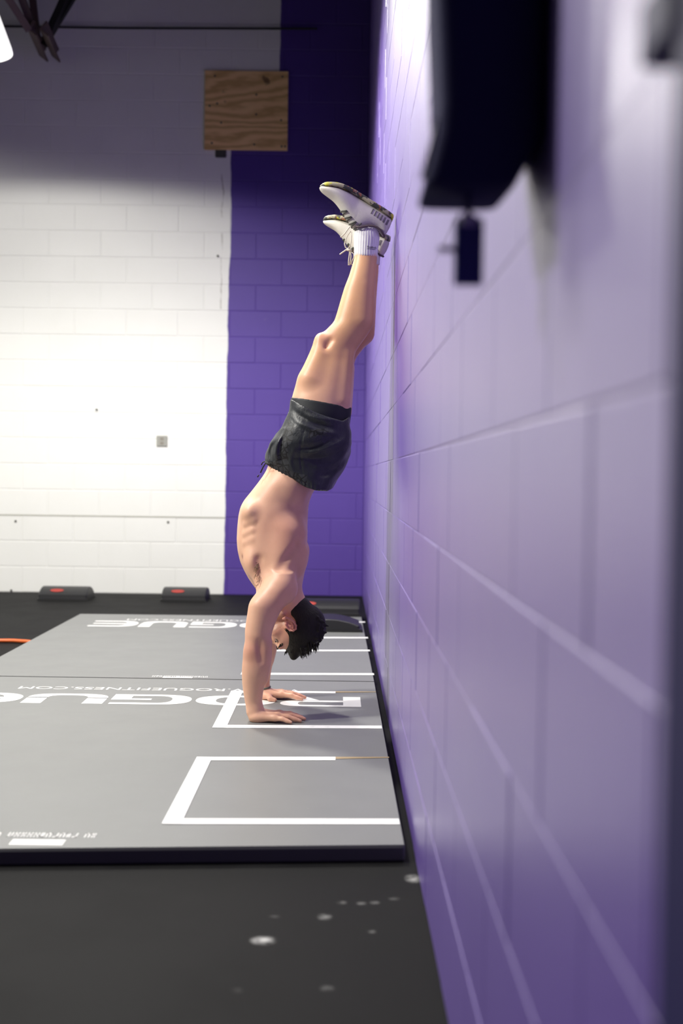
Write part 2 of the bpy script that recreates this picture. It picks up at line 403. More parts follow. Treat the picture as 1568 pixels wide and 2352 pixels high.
# ---------------------------------------------------------------- floor mats
MZ = .042; Z = MZ
def gx(px, py): g = ground(px, py, MZ); return g
fl, fr = gx(0, 1950), gx(930, 1941)
XR, XL = .178, -1.655
fy = lambda x: fl.y + (x-fl.x)*(fr.y-fl.y)/(fr.x-fl.x)
s0, s1 = gx(0, 1553), gx(858, 1565.5); sy = lambda x: s0.y+(x-s0.x)*(s1.y-s0.y)/(s1.x-s0.x)
e0, e1 = gx(204, 1410), gx(560, 1414); ey = lambda x: e0.y+(x-e0.x)*(e1.y-e0.y)/(e1.x-e0.x)
XR2 = gx(859, 1560).x
def make_mat(corners, label):
    c = [Vector(q) for q in corners]; ctr = sum(c, Vector())/4
    t_ = thing('floor_mat', label, 'mat', (ctr.x, ctr.y, 0), 'grey printed floor mats')
    m = MB(); m.rings([[(q.x, q.y, 0.0) for q in c], [(q.x, q.y, MZ-.0015) for q in c]], caps=True); o = m.build('foam_body', M_MATSIDE, t_); bevel_obj(fixn(o), .006, 2)
    m = MB(); ins = [q+(ctr-q).normalized()*.004 for q in c]
    m.rings([[(q.x, q.y, MZ-.004) for q in ins], [(q.x, q.y, MZ) for q in ins]], caps=True); fixn(m.build('top_cover', M_MAT, t_))
    return t_
G = .006
mat1 = make_mat([(XL, fy(XL), 0), (XR, fy(XR), 0), (XR2, sy(XR2)-G, 0), (XL, sy(XL)-G, 0)], 'nearer grey floor mat under the hands with black front edge')
mat2 = make_mat([(XL, sy(XL)+G, 0), (XR2, sy(XR2)+G, 0), (XR2-.01, ey(XR2), 0), (XL+.005, ey(XL), 0)], 'farther grey floor mat ending before the white wall')
PZ = MZ+.0006
def ringpoly(c, ro, ri, a0, a1, n=20, e=2.4, ei=2.4):
    out = []; inn = []
    for k in range(n+1):
        a = math.radians(a0+(a1-a0)*k/n); ca, sa = math.cos(a), math.sin(a)
        f = lambda r, e_: (c[0]+r[0]*math.copysign(abs(ca)**(2/e_), ca), c[1]+r[1]*math.copysign(abs(sa)**(2/e_), sa))
        out.append(f(ro, e)); inn.append(f(ri, ei))
    return [[out[k], out[k+1], inn[k+1], inn[k]] for k in range(n)]
rect = lambda x0, y0, x1, y1: [[(x0, y0), (x1, y0), (x1, y1), (x0, y1)]]
GL = {
 'R': rect(0, 0, .22, 1)+rect(.22, .86, .72, 1)+rect(.22, .40, .72, .56)+ringpoly((.72, .70), (.28, .30), (.06, .16), -90, 90)+[[(.50, .42), (.80, .42), (1.0, 0), (.70, 0)]],
 'O': ringpoly((.5, .5), (.5, .5), (.25, .34), 0, 360, 48),
 'G': ringpoly((.42, .5), (.42, .5), (.18, .34), 90, 270)+rect(.42, .84, .98, 1)+rect(.42, 0, 1, .16)+rect(.76, .16, 1, .56)+rect(.5, .42, .76, .56),
 'U': rect(0, .40, .25, 1)+rect(.75, .40, 1, 1)+ringpoly((.5, .45), (.5, .45), (.25, .27), 180, 360, 24, 3.0, 3.0),
 'E': ringpoly((.42, .5), (.42, .5), (.18, .34), 90, 270)+rect(.42, .84, 1, 1)+rect(.42, 0, 1, .16)+rect(.24, .42, .96, .57)}
def big_word(matobj, xr, xl, ytop, ybot, word='ROGUE'):
    gap = .018; W = (xr-xl-gap*4)/5
    for i, ch in enumerate(word):
        m = MB()
        for poly in GL[ch]:
            pts = [(xr-(i*(W+gap))-u*W, ybot+(ytop-ybot)*v, PZ) for (u, v) in poly]
            m.add(pts, [tuple(range(len(pts)))])
        fixn(m.build('printed_letter', M_PRINT, matobj))
def small_text(matobj, s, xr, xl, y, h, name='printed_text'):
    cu = bpy.data.curves.new('txt', 'FONT'); cu.body = s; cu.size = 1; ob = bpy.data.objects.new('txt', cu); COL.objects.link(ob)
    bpy.context.view_layer.update(); dg = bpy.context.evaluated_depsgraph_get(); me = bpy.data.meshes.new_from_object(ob.evaluated_get(dg)); bpy.data.objects.remove(ob)
    n = len(me.vertices); co = np.empty(n*3); me.vertices.foreach_get('co', co); co = co.reshape(-1, 3)
    x0, x1 = co[:, 0].min(), co[:, 0].max(); y0, y1 = co[:, 1].min(), co[:, 1].max()
    u = (co[:, 0]-x0)/(x1-x0); v = (co[:, 1]-y0)/(y1-y0)
    co[:, 0] = xr+(xl-xr)*u; co[:, 1] = y+h/2-h*v; co[:, 2] = PZ
    me.vertices.foreach_set('co', co.ravel()); me.update(); me.name = name; me.materials.clear(); me.materials.append(M_PRINT)
    o = bpy.data.objects.new(name, me); link(o); o.parent = matobj; o.matrix_parent_inverse = Matrix.Translation(matobj.location).inverted(); return o
ya, yb = gx(740, 1623).y, gx(740, 1600.5).y
xr_ = gx(828, 1612).x
big_word(mat1, xr_, 2*(XL+XR2)/2-xr_, ya, yb)
tw = gx(400, 1583.5); xl_ = gx(47, 1577.5).x; cxm = (XL+XR2)/2
small_text(mat1, 'WWW.ROGUEFITNESS.COM', 2*cxm-xl_, xl_, tw.y, .055)
ya2, yb2 = gx(500, 1442).y, gx(500, 1429).y; L2 = gx(208, 1433).x
big_word(mat2, 2*cxm-L2, L2, ya2, yb2)
tw = gx(430, 1424.5); small_text(mat2, 'WWW.ROGUEFITNESS.COM', 2*cxm-gx(292, 1423).x, gx(292, 1423).x, tw.y, .075)
def fine_print(matobj, xr, xl, y, h, seed):
    rnd = random.Random(seed); m = MB(); x = xr
    while x > xl+.012:
        wd = rnd.uniform(.008, .013); k = rnd.random()
        if k < .13: x -= .014; continue
        st = .0032
        m.add([(x, y-h/2, PZ), (x-st, y-h/2, PZ), (x-st, y+h/2, PZ), (x, y+h/2, PZ)], [(0, 1, 2, 3)])
        if k > .3: m.add([(x-wd+st, y-h/2, PZ), (x-wd, y-h/2, PZ), (x-wd, y+h/2, PZ), (x-wd+st, y+h/2, PZ)], [(0, 1, 2, 3)])
        yy = y+rnd.choice((-h/2+.003, 0, h/2-.003)); m.add([(x, yy-.003, PZ), (x-wd, yy-.003, PZ), (x-wd, yy+.003, PZ), (x, yy+.003, PZ)], [(0, 1, 2, 3)])
        x -= wd+.005
    fixn(m.build('fine_print', M_PRINT, matobj))
def quad_on_mat(pix, name, parent, mat=M_PRINT):
    pts = [gx(*p) for p in pix]; return fixn(MB().add([(q.x, q.y, PZ) for q in pts], [(0, 1, 2, 3)]).build(name, mat, parent))
yfront = gx(100, 1945).y
m = MB(); xa, xb = gx(15, 1945).x, gx(140, 1945).x; y1_ = gx(90, 1928.5).y
fixn(m.add([(xa, yfront+.012, PZ), (xb, yfront+.012, PZ), (xb, y1_, PZ), (xa, y1_, PZ)], [(0, 1, 2, 3)]).build('printed_label', M_PRINT, mat1))
fine_print(mat1, gx(220, 1919).x, gx(220, 1919).x-.30, gx(100, 1918).y, .034, 3)
xa, xb = gx(370, 1560).x, gx(439, 1560).x; ysm = sy(-.72)+G
fixn(MB().add([(xa, ysm+.012, PZ), (xb, ysm+.012, PZ), (xb, ysm+.062, PZ), (xa, ysm+.062, PZ)], [(0, 1, 2, 3)]).build('printed_label', M_PRINT, mat2))
fine_print(mat2, gx(477, 1554).x, gx(341, 1554).x, gx(410, 1554).y, .036, 5)

# ---------------------------------------------------------------- tape outlines
TZ = MZ+.0012
def strip(parent, pts4, mat=M_TAPE, up=0.0):
    lo = [(p.x, p.y, MZ+.0007) for p in pts4]; hi = [(p.x, p.y, TZ+up) for p in pts4]
    return fixn(MB().rings([lo, hi]).build('tape_strip', mat, parent))
TW = .05
def tape_box(nl, fl_, nr, fr_, label, frayed=False):
    nl, fl_, nr, fr_ = (Vector((*gx(*p)[:2], 0)) for p in (nl, fl_, nr, fr_))
    c = (nl+fl_+nr+fr_)/4
    t_ = thing('tape_outline', label, 'tape', (c.x, c.y, MZ))
    dy = Vector((0, TW, 0)); dx = Vector((TW, 0, 0))
    strip(t_, [nl+dx*.5, nr, nr+dy, nl+dx*.5+dy])
    k = fl_.lerp(fr_, .72) if frayed else fr_
    strip(t_, [fl_+dx*.5-dy*.9, k-dy*.9, k, fl_+dx*.5])
    if frayed:
        strip(t_, [k-dy*.55, fr_-dy*.25, fr_, k], M_FRAY)['label'] = 'frayed brown end of the tape'
    strip(t_, [nl, nl+dx, fl_+dx, fl_], up=.0004)
tape_box((371, 1893), (452, 1739), (918, 1894), (893, 1739), 'white tape square nearest the front edge of the mat', True)
tape_box((487, 1672), (531, 1587), (877, 1674), (863, 1589), 'white tape square that the hands are planted in', True)
tape_box((552, 1550), (584, 1493), (859, 1551), (849, 1493), 'white tape square just beyond the mat seam behind the arms')
tape_box((603, 1466), (626, 1428), (845, 1466.5), (838, 1428), 'white tape square farthest away beside the stacked black pads')

# ---------------------------------------------------------------- curved sit-up pads
def make_pad(x, y, z, label, rot=0, wdt=.36, dep=.30, hgt=.095, logo=True, logo_x=-.05):
    t_ = thing('curved_exercise_pad', label, 'exercise pad', (x, y, z), 'curved black exercise pads', rot)
    prof = [(-dep/2, 0), (-dep/2, .016), (-dep/2+.012, .020)]
    for k in range(13):
        u = k/12; yy = -dep/2+.014+u*(dep-.026); prof.append((yy, .02+(hgt-.02)*math.sin(math.pi*min(1, (u*.86+.07)))**.75))
    prof += [(dep/2-.012, .02), (dep/2, .016), (dep/2, 0)]
    rings = []
    for (u, s) in ((-.5, .93), (-.485, .985), (-.46, 1), (.46, 1), (.485, .985), (.5, .93)):
        rings.append([(u*wdt, py*s, max(0.0, pz*(s if pz > .02 else 1))) for (py, pz) in prof])
    R = Matrix.Rotation(rot, 4, 'Z')
    def put(m, name, mat, smooth=False):
        o = mesh_obj(name, m.v, m.f, mat, None, smooth); o.parent = t_; return fixn(o)
    m = MB().rings(rings); o = put(m, 'cushion', M_PAD)
    m = MB().box((-wdt/2-.004, -dep/2-.004, 0), (wdt/2+.004, dep/2+.004, .010)); o = put(m, 'base_rim', M_BLACK)
    if logo:
        n = 16; pts = []
        for k in range(n):
            a = 2*math.pi*k/n; px_ = logo_x+.05*math.cos(a); u = .16+.07*math.sin(a)
            i = u*12; i0 = int(i); fr_ = i-i0; P = prof[3+i0]; Q = prof[4+i0]
            pts.append((px_, P[0]+(Q[0]-P[0])*fr_-.002, P[1]+(Q[1]-P[1])*fr_+.002))
        o = put(MB().add(pts, [tuple(range(n))]), 'printed_logo', M_RED)
    return t_
g = ground(142, 1380); make_pad(g.x, g.y+.15, 0, 'leftmost curved black pad with red logo on the floor by white wall')
g = ground(421, 1382); make_pad(g.x, g.y+.15, 0, 'curved black pad on the floor by white wall left of the purple paint', wdt=.335)
g = gx(828, 1416); make_pad(g.x-.19, g.y+.13, MZ, 'black pad farthest back in the purple wall corner', wdt=.37, dep=.26, hgt=.10, logo_x=-.15)
g = gx(829, 1453); make_pad(g.x-.19, g.y+.15, MZ, 'black pad on the far mat partly hidden behind the head', math.pi/2, wdt=.29, dep=.39, hgt=.075, logo=False)
# orange hose
pts = [ground(px, py, .012) for (px, py) in ((-160, 1478), (-60, 1473), (0, 1471.5), (30, 1471.5), (60, 1473.5), (84, 1475.5))]
tag(MB().tube(pts, .011, 8).build('orange_hose', M_ORANGE, None, True), 'orange hose on the black floor running under the far mat', 'hose')

# ---------------------------------------------------------------- bag and tag on the wall close to the lens
def rowpt(px, py, Y): return at(px, py, Y)
bg = thing('hanging_bag', 'dark navy bag hung on the purple wall close to the lens', 'bag', (WX-.06, 1.22, 1.25))
rings = []
for (py, xl) in ((437, 972), (425, 972), (380, 985), (320, 1000), (250, 1007), (120, 1003), (0, 998), (-160, 996), (-330, 1000), (-360, 1015)):
    p = at(xl, py, 1.22); k = 0 if py < 340 else (py-340)/97
    dpt = .155 - .03*k; y0 = 1.185; xr = WX-.001
    xr_eff = xr - .035*k
    r = .018; ring = []
    for (cx_, cy_, a0) in ((p.x+r, y0+r, 180), (xr_eff-r, y0+r, 270), (xr_eff-r, y0+dpt-r, 0), (p.x+r, y0+dpt-r, 90)):
        for q in range(5):
            a = math.radians(a0+22.5*q); ring.append((cx_+r*math.cos(a), cy_+r*math.sin(a), p.z))
    rings.append(ring)
MB().rings(rings).build('pouch', M_BAG, bg, True)
p = at(990, 330, 1.24); m = MB(); q0, q1 = at(968, 395, 1.24), at(1000, 285, 1.24)
fixn(m.rings([[(q0.x, 1.215, q0.z), (q0.x+.012, 1.215, q0.z), (q0.x+.012, 1.27, q0.z), (q0.x, 1.27, q0.z)], [(q1.x-.001, 1.215, q1.z), (q1.x+.012, 1.215, q1.z), (q1.x+.012, 1.27, q1.z), (q1.x-.001, 1.27, q1.z)]]).build('side_patch', M_WHITECOLD, bg))
p0, p1 = at(1075, 430, 1.24), at(1075, 508, 1.24)
tg = thing('hanging_tag', 'small blue tag hanging below the dark navy bag', 'tag', p1)
a, b = at(1041, 655, 1.24), at(1110, 502, 1.24)
o = MB().box((a.x, 1.234, a.z), (b.x, 1.246, b.z)).build('tag_body', M_TAG, tg); bevel_obj(o, .003, 2)
MB().tube([p0+Vector((0, 0, .003)), p0.lerp(p1, .5), p1-Vector((0, 0, .004))], [.0045, .004, .0045], 8).build('loop', M_NAVY, tg)
o = MB().box((p1.x-.009, 1.232, p1.z-.006), (p1.x+.009, 1.248, p1.z+.006)).build('clasp', M_METAL, tg); bevel_obj(o, .002, 1)
c0 = at(1042, 572, 1.24); c1 = at(1006, 572, 1.24); MB().tube([c0, c1], .0035, 8).build('pin', M_METAL, tg)

# ================================================================== the person (signed-distance body, meshed with surface nets)
class Field:
    def __init__(s, lo, hi, h):
        s.lo = np.array(lo, float); s.h = h; s.n = np.ceil((np.array(hi)-s.lo)/h).astype(int)+1
        s.a = np.full(s.n, .2, np.float32)
    def ax(s, k, i0, i1): return (s.lo[k]+s.h*np.arange(i0, i1)).astype(np.float32)
    def blk(s, lo, hi, pad):
        i0 = np.maximum(0, np.floor((np.array(lo)-pad-s.lo)/s.h).astype(int)); i1 = np.minimum(s.n, np.ceil((np.array(hi)+pad-s.lo)/s.h).astype(int)+1)
        if np.any(i1 <= i0): return None
        sl = tuple(slice(a, b) for a, b in zip(i0, i1))
        X = s.ax(0, i0[0], i1[0])[:, None, None]; Y = s.ax(1, i0[1], i1[1])[None, :, None]; Z_ = s.ax(2, i0[2], i1[2])[None, None, :]
        return sl, X, Y, Z_
    def comb(s, sl, d, k, sub):
        A = s.a[sl]
        if sub: A = -A
        h = np.maximum(k-np.abs(A-d), 0)/max(k, 1e-6)
        m = np.minimum(A, d)-h*h*k*.25
        s.a[sl] = -m if sub else m
    def cap(s, a, b, ra, rb, k=.01, sub=False):
        a = np.array(a, float); b = np.array(b, float); R = max(ra, rb)
        q = s.blk(np.minimum(a, b)-R, np.maximum(a, b)+R, k+.012)
        if q is None: return
        sl, X, Y, Z_ = q; ab = b-a; L = max(ab@ab, 1e-9)
        t = np.clip(((X-a[0])*ab[0]+(Y-a[1])*ab[1]+(Z_-a[2])*ab[2])/L, 0, 1)
        d = np.sqrt((X-a[0]-t*ab[0])**2+(Y-a[1]-t*ab[1])**2+(Z_-a[2]-t*ab[2])**2)-(ra+(rb-ra)*t)
        s.comb(sl, d, k, sub)
    def chain(s, pts, rs, k=.006, **kw):
        for i in range(len(pts)-1): s.cap(pts[i], pts[i+1], rs[i], rs[i+1], k, **kw)
    def ell(s, c, r, k=.01, axes=None, sub=False):
        c = np.array(c, float); R = max(r); q = s.blk(c-R, c+R, k+.012)
        if q is None: return
        sl, X, Y, Z_ = q; D = (X-c[0], Y-c[1], Z_-c[2])
        if axes is None: P = D
        else: P = [D[0]*e[0]+D[1]*e[1]+D[2]*e[2] for e in axes]
        k0 = np.sqrt((P[0]/r[0])**2+(P[1]/r[1])**2+(P[2]/r[2])**2); k1 = np.sqrt((P[0]/r[0]**2)**2+(P[1]/r[1]**2)**2+(P[2]/r[2]**2)**2)
        s.comb(sl, (k0*(k0-1)/np.maximum(k1, 1e-6)).astype(np.float32), k, sub)
    def loft(s, st, k=.01, e=2.0, sub=False, smooth=.008, grow=0.0, clip=None):
        """st rows (z, cx, cy, a, b)"""
        st = np.array(sorted(map(tuple, st))); lo = [np.min(st[:, 1]-st[:, 3])-grow, np.min(st[:, 2]-st[:, 4])-grow, st[0, 0]]; hi = [np.max(st[:, 1]+st[:, 3])+grow, np.max(st[:, 2]+st[:, 4])+grow, st[-1, 0]]
        q = s.blk(lo, hi, k+.012)
        if q is None: return
        sl, X, Y, Z_ = q
        zz = np.linspace(st[0, 0]-.05, st[-1, 0]+.05, 500); dz = zz[1]-zz[0]; n = max(1, int(smooth*3/dz)); ker = np.exp(-.5*(np.arange(-n, n+1)*dz/smooth)**2); ker /= ker.sum()
        def prof(c):
            v = np.interp(zz, st[:, 0], st[:, c]); v = np.convolve(np.pad(v, n, 'edge'), ker, 'valid'); return np.interp(Z_, zz, v).astype(np.float32)
        cx, cy, a, b = prof(1), prof(2), prof(3)+grow, prof(4)+grow
        dx, dy = np.abs(X-cx), np.abs(Y-cy)
        g = ((dx/a)**e+(dy/b)**e)**(1/e)
        k1 = np.sqrt((dx/a**2)**2+(dy/b**2)**2)
        d = np.where(g > .35, g*(g-1)/np.maximum(k1, 1e-4), -.65*np.minimum(a, b))
        d = np.maximum(d, np.maximum(Z_-st[-1, 0], st[0, 0]-Z_))
        if clip is not None: d = np.maximum(d, clip(X, Y, Z_))
        s.comb(sl, d.astype(np.float32), k, sub)
    def mesh(s, relax=2):
        A = s.a; n = A.shape; S = A < 0
        cnt = np.zeros((n[0]-1, n[1]-1, n[2]-1), np.uint8)
        offs = [(i, j, k) for i in (0, 1) for j in (0, 1) for k in (0, 1)]
        for (i, j, k) in offs: cnt += S[i:n[0]-1+i, j:n[1]-1+j, k:n[2]-1+k]
        act = (cnt > 0) & (cnt < 8); I = np.argwhere(act); idx = np.full(act.shape, -1, np.int32); idx[act] = np.arange(len(I))
        acc = np.zeros((len(I), 3)); num = np.zeros(len(I))
        for a_ in offs:
            for ax in range(3):
                if a_[ax]: continue
                b_ = list(a_); b_[ax] = 1
                va = A[I[:, 0]+a_[0], I[:, 1]+a_[1], I[:, 2]+a_[2]]; vb = A[I[:, 0]+b_[0], I[:, 1]+b_[1], I[:, 2]+b_[2]]
                m = (va < 0) != (vb < 0); t = np.where(m, va/np.where(m, va-vb, 1), 0)
                p = np.tile(np.array(a_, float), (len(I), 1)); p[:, ax] = t
                acc += p*m[:, None]; num += m
        V = s.lo+s.h*(I+acc/num[:, None]); Fs = []
        for ax in range(3):
            b, c = [(1, 2), (2, 0), (0, 1)][ax]
            sa = [slice(0, -1) if q == ax else slice(1, -1) for q in range(3)]; sb = [slice(1, None) if q == ax else slice(1, -1) for q in range(3)]
            P = S[tuple(sa)]; Q = S[tuple(sb)]; E = np.argwhere(P != Q); ins = P[tuple(E.T)]
            for q in range(3):
                if q != ax: E[:, q] += 1
            def g(db, dc):
                T = E.copy(); T[:, b] -= db; T[:, c] -= dc; return idx[T[:, 0], T[:, 1], T[:, 2]]
            q4 = np.stack([g(1, 1), g(0, 1), g(0, 0), g(1, 0)], 1)
            q4[~ins] = q4[~ins][:, ::-1]; Fs.append(q4)
        Fc = np.concatenate(Fs)
        for _ in range(relax):
            sm = np.zeros_like(V); ct = np.zeros(len(V))
            for k in range(4):
                a_, b_ = Fc[:, k], Fc[:, (k+1) % 4]
                for u, v in ((a_, b_), (b_, a_)):
                    ct += np.bincount(u, minlength=len(V))
                    for q in range(3): sm[:, q] += np.bincount(u, V[v, q], len(V))
            V = V+.5*(sm/ct[:, None]-V)
        return V, Fc
def np_obj(name, V, Fc, mat, parent, tint=None):
    me = bpy.data.meshes.new(name); me.vertices.add(len(V)); me.vertices.foreach_set('co', V.astype(np.float32).ravel())
    me.loops.add(len(Fc)*4); me.loops.foreach_set('vertex_index', Fc.astype(np.int32).ravel())
    me.polygons.add(len(Fc)); me.polygons.foreach_set('loop_start', np.arange(0, len(Fc)*4, 4, dtype=np.int32))
    me.update(calc_edges=True); me.validate(); me.polygons.foreach_set('use_smooth', [True]*len(me.polygons)); me.materials.append(mat)
    if tint is not None:
        at2 = me.color_attributes.new('tint', 'FLOAT_COLOR', 'POINT'); at2.data.foreach_set('color', np.concatenate([tint, np.ones((len(V), 1))], 1).astype(np.float32).ravel())
    o = bpy.data.objects.new(name, me); link(o)
    if parent is not None: o.parent = parent; o.matrix_parent_inverse = Matrix.Translation(parent.location).inverted()
    return o
YC = 4.55
def mir(p): return (p[0], 2*YC-p[1], p[2])
def P3(px, py, Y): q = at(px, py, Y); return (q.x, q.y, q.z)
def rows(tab, Y, b_idx=3):
    out = []
    for r in tab:
        y, xl, xr, b = r[:4]; Yr = r[4] if len(r) > 4 else Y
        l, q = at(xl, y, Yr), at(xr, y, Yr); out.append(((l.z+q.z)/2, (l.x+q.x)/2, Yr, (q.x-l.x)/2, b))
    return out
person = thing('person', 'shirtless person in black shorts and white shoes doing a handstand against the purple wall', 'person', (at(640, 1660, 4.33).x, YC, MZ))
TORSO = rows([(1010, 630, 790, .145), (1050, 619, 780, .145), (1075, 615, 766, .142), (1090, 607, 752, .141), (1110, 592.6, 735, .142), (1130, 577, 718, .140), (1150, 560.5, 710.5, .141), (1165, 552.5, 708, .145), (1185, 548, 707, .150),
              (1210, 545.5, 706, .155), (1240, 544, 706, .160), (1264, 546, 705.5, .164), (1290, 552, 704, .160), (1310, 561, 700.5, .150), (1330, 572, 695, .135), (1355, 590, 684, .112), (1372, 606, 672, .085)], YC)
LEG = [(560, 815, 866, .035), (590, 814, 866, .036), (612, 808, 864, .041), (635, 801, 862.5, .047), (660, 791, 861, .052), (690, 782, 860, .056), (715, 775, 858.5, .058), (740, 767, 855.5, .058), (757, 750, 850, .057), (773, 736, 841, .056), (790, 724, 828, .055), (806, 713, 817, .056),
       (826, 705, 811.6, .060), (847, 697, 811, .067), (873, 683, 810.5, .075), (897, 675, 809, .082), (915, 670, 807, .086), (950, 666, 804, .091), (1000, 650, 798, .090), (1030, 632, 792, .078), (1050, 632, 784, .06)]
yleg = lambda y: 4.478-.022*np.clip((y-560)/400, 0, 1)
LN = rows([(y, l, r, b, float(yleg(y))) for (y, l, r, b) in LEG], 0)
LF = []
for (z, cx, cy, a, b) in LN:
    zk = LN[-5][0]; dz = max(0, z-zk)
    LF.append((z-dz*.052, cx+.012*min(1, dz/.4), 2*YC-cy+.0, a*.97, b))
ARM = [(1318, 630, 672, .035, 4.385), (1330, 614, 671, .046, 4.378), (1350, 597, 669, .056, 4.37), (1370, 584, 663, .060, 4.365), (1390, 575.5, 654, .058, 4.36), (1410, 571, 641, .054, 4.355), (1430, 566.5, 632.5, .050, 4.35), (1450, 563.5, 625, .046, 4.345), (1470, 564.5, 621.5, .044, 4.34),
       (1485, 563.5, 621.5, .044, 4.337), (1500, 559.5, 622.5, .045, 4.335), (1520, 556.6, 622, .045, 4.333), (1545, 555, 616, .042, 4.33), (1570, 556, 608, .037, 4.33), (1590, 558.5, 604, .033, 4.33), (1610, 562, 601.5, .030, 4.33), (1630, 565.5, 600, .0285, 4.33), (1645, 569, 601, .029, 4.33), (1655, 572, 605, .029, 4.33)]
AN = rows(ARM, 0); AF = [(z, cx+.004+.008*min(1, max(0, (z-.35)/.35)), 2*YC-cy, a, b) for (z, cx, cy, a, b) in AN]
B = Field((-.46, 4.17, .036), (.215, 4.93, 1.93), .0036)
B.loft(TORSO, .01, e=2.25)
for S_ in (0, 1):
    m_ = (lambda p: p) if S_ == 0 else mir
    # shoulder girdle, chest, back and rib forms
    B.ell(m_(P3(650, 1352, 4.385)), (.055, .055, .062), .035)
    B.cap(m_(P3(662, 1225, 4.45)), m_(P3(636, 1335, 4.41)), .062, .050, .04)
    B.cap(m_(P3(688, 1268, 4.47)), m_(P3(632, 1342, 4.39)), .030, .034, .022)
    B.ell(m_(P3(682, 1290, 4.46)), (.036, .05, .06), .025)
    B.ell(m_(P3(582, 1288, 4.46)), (.033, .07, .058), .025)
    B.cap(m_(P3(590, 1290, 4.44)), m_(P3(606, 1350, 4.40)), .03, .03, .03)
    B.ell(m_(P3(576, 1175, 4.455)), (.030, .050, .034), .035)
    B.ell(m_(P3(672, 1120, 4.46)), (.05, .045, .07), .03)
    for (px, py) in ((572, 1200), (570, 1222), (571, 1243)): B.cap(m_(P3(px-4, py+4, 4.440)), m_(P3(px+12, py-5, 4.418)), .010, .009, .016)
    B.cap(m_(P3(681, 1255, 4.396)), m_(P3(640, 1306, 4.350)), .006, .006, .026, sub=True)
    B.cap(m_(P3(593, 1285, 4.385)), m_(P3(594, 1345, 4.36)), .006, .012, .022, sub=True)
B.cap(P3(694, 1130, YC), P3(706, 1270, YC), .006, .006, .02, sub=True)
# legs
for L, mm in ((LN, lambda p: p), (LF, lambda p: (p[0]+.012, 2*YC-p[1], p[2]-.03))):
    B.loft(L, .02, e=2.1)
    B.ell(mm(P3(734, 786, 4.458)), (.020, .034, .032), .03)
    B.cap(mm(P3(744, 806, 4.418)), mm(P3(758, 782, 4.414)), .002, .002, .026, sub=True)
    B.cap(mm(P3(712, 868, 4.425)), mm(P3(732, 816, 4.43)), .036, .018, .04)
    B.cap(mm(P3(788, 920, 4.415)), mm(P3(800, 815, 4.436)), .022, .010, .03)
    B.cap(mm(P3(832, 735, 4.455)), mm(P3(838, 660, 4.455)), .038, .022, .022)
# arms and hands
def hand(ox, cy, sgn, th):
    q = lambda x, y, z: (ox+x, cy+sgn*y, MZ+z)
    k = .007
    B.cap(q(.022, 0, .040), q(.030, 0, .026), .026, .022, .02)
    for (pts, rs) in (
        ([(.03, -.016, .020), (.092, -.036, .0185)], (.018, .0125)), ([(.03, -.006, .022), (.102, -.014, .0215)], (.020, .0130)),
        ([(.03, .006, .024), (.108, .008, .0225)], (.020, .0135)), ([(.03, .014, .022), (.105, .030, .021)], (.020, .0130))):
        B.chain([q(*p) for p in pts], rs, .010)
    B.ell(q(.030, -.024, .016), (.032, .015, .0155), .012); B.ell(q(.034, .024, .018), (.032, .018, .017), .012)
    fs = [([(.092, -.037, .018), (.119, -.046, .0185), (.137, -.050, .0120), (.152, -.053, .0072)], (.0110, .0090, .0080, .0064)),
          ([(.102, -.014, .0215), (.140, -.020, .0205), (.164, -.023, .0130), (.186, -.025, .0076)], (.0122, .0100, .0088, .0068)),
          ([(.108, .008, .0225), (.150, .009, .0215), (.177, .009, .0135), (.200, .009, .0078)], (.0126, .0103, .0090, .0070)),
          ([(.105, .031, .0215), (.145, .038, .0205), (.168, .042, .0130), (.189, .045, .0076)], (.0122, .0100, .0088, .0068)),
          ([(.030, .028, .019), (.056, .050, .017), (th-.022, .067, .0125), (th, .074, .0080)], (.0160, .0125, .0108, .0075))]
    for pts, rs in fs: B.chain([q(*p) for p in pts], rs, .004)
    for (x, y, z) in ((.092, -.037, .027), (.102, -.014, .032), (.108, .008, .033), (.105, .031, .031)): B.ell(q(x, y, z), (.010, .007, .005), .008)
    return [q(*p[0][-1]) for p in fs]
OXN = at(575, 1664, 4.33).x; OXF = at(588, 1606, 4.77).x
B.loft(AN, .022, e=2.1); B.loft(AF, .022, e=2.1)
for mm in (lambda p: p, lambda p: (p[0]-.008, 2*YC-p[1], p[2])):
    B.cap(mm(P3(609, 1478, 4.325)), mm(P3(606, 1560, 4.325)), .026, .016, .014)
    B.ell(mm(P3(580, 1492, 4.325)), (.024, .03, .034), .03)
    B.cap(mm(P3(594, 1470, 4.290)), mm(P3(600, 1520, 4.286)), .005, .003, .020, sub=True)
    B.cap(mm(P3(597, 1395, 4.335)), mm(P3(590, 1455, 4.325)), .036, .028, .035)
    B.cap(mm(P3(574, 1530, 4.32)), mm(P3(578, 1600, 4.318)), .015, .010, .02)
    B.ell(mm(P3(573, 1636, 4.315)), (.010, .010, .012), .01)
tipsN = hand(OXN, 4.33, 1, .106); tipsF = hand(OXF, 2*YC-4.33, -1, .082)
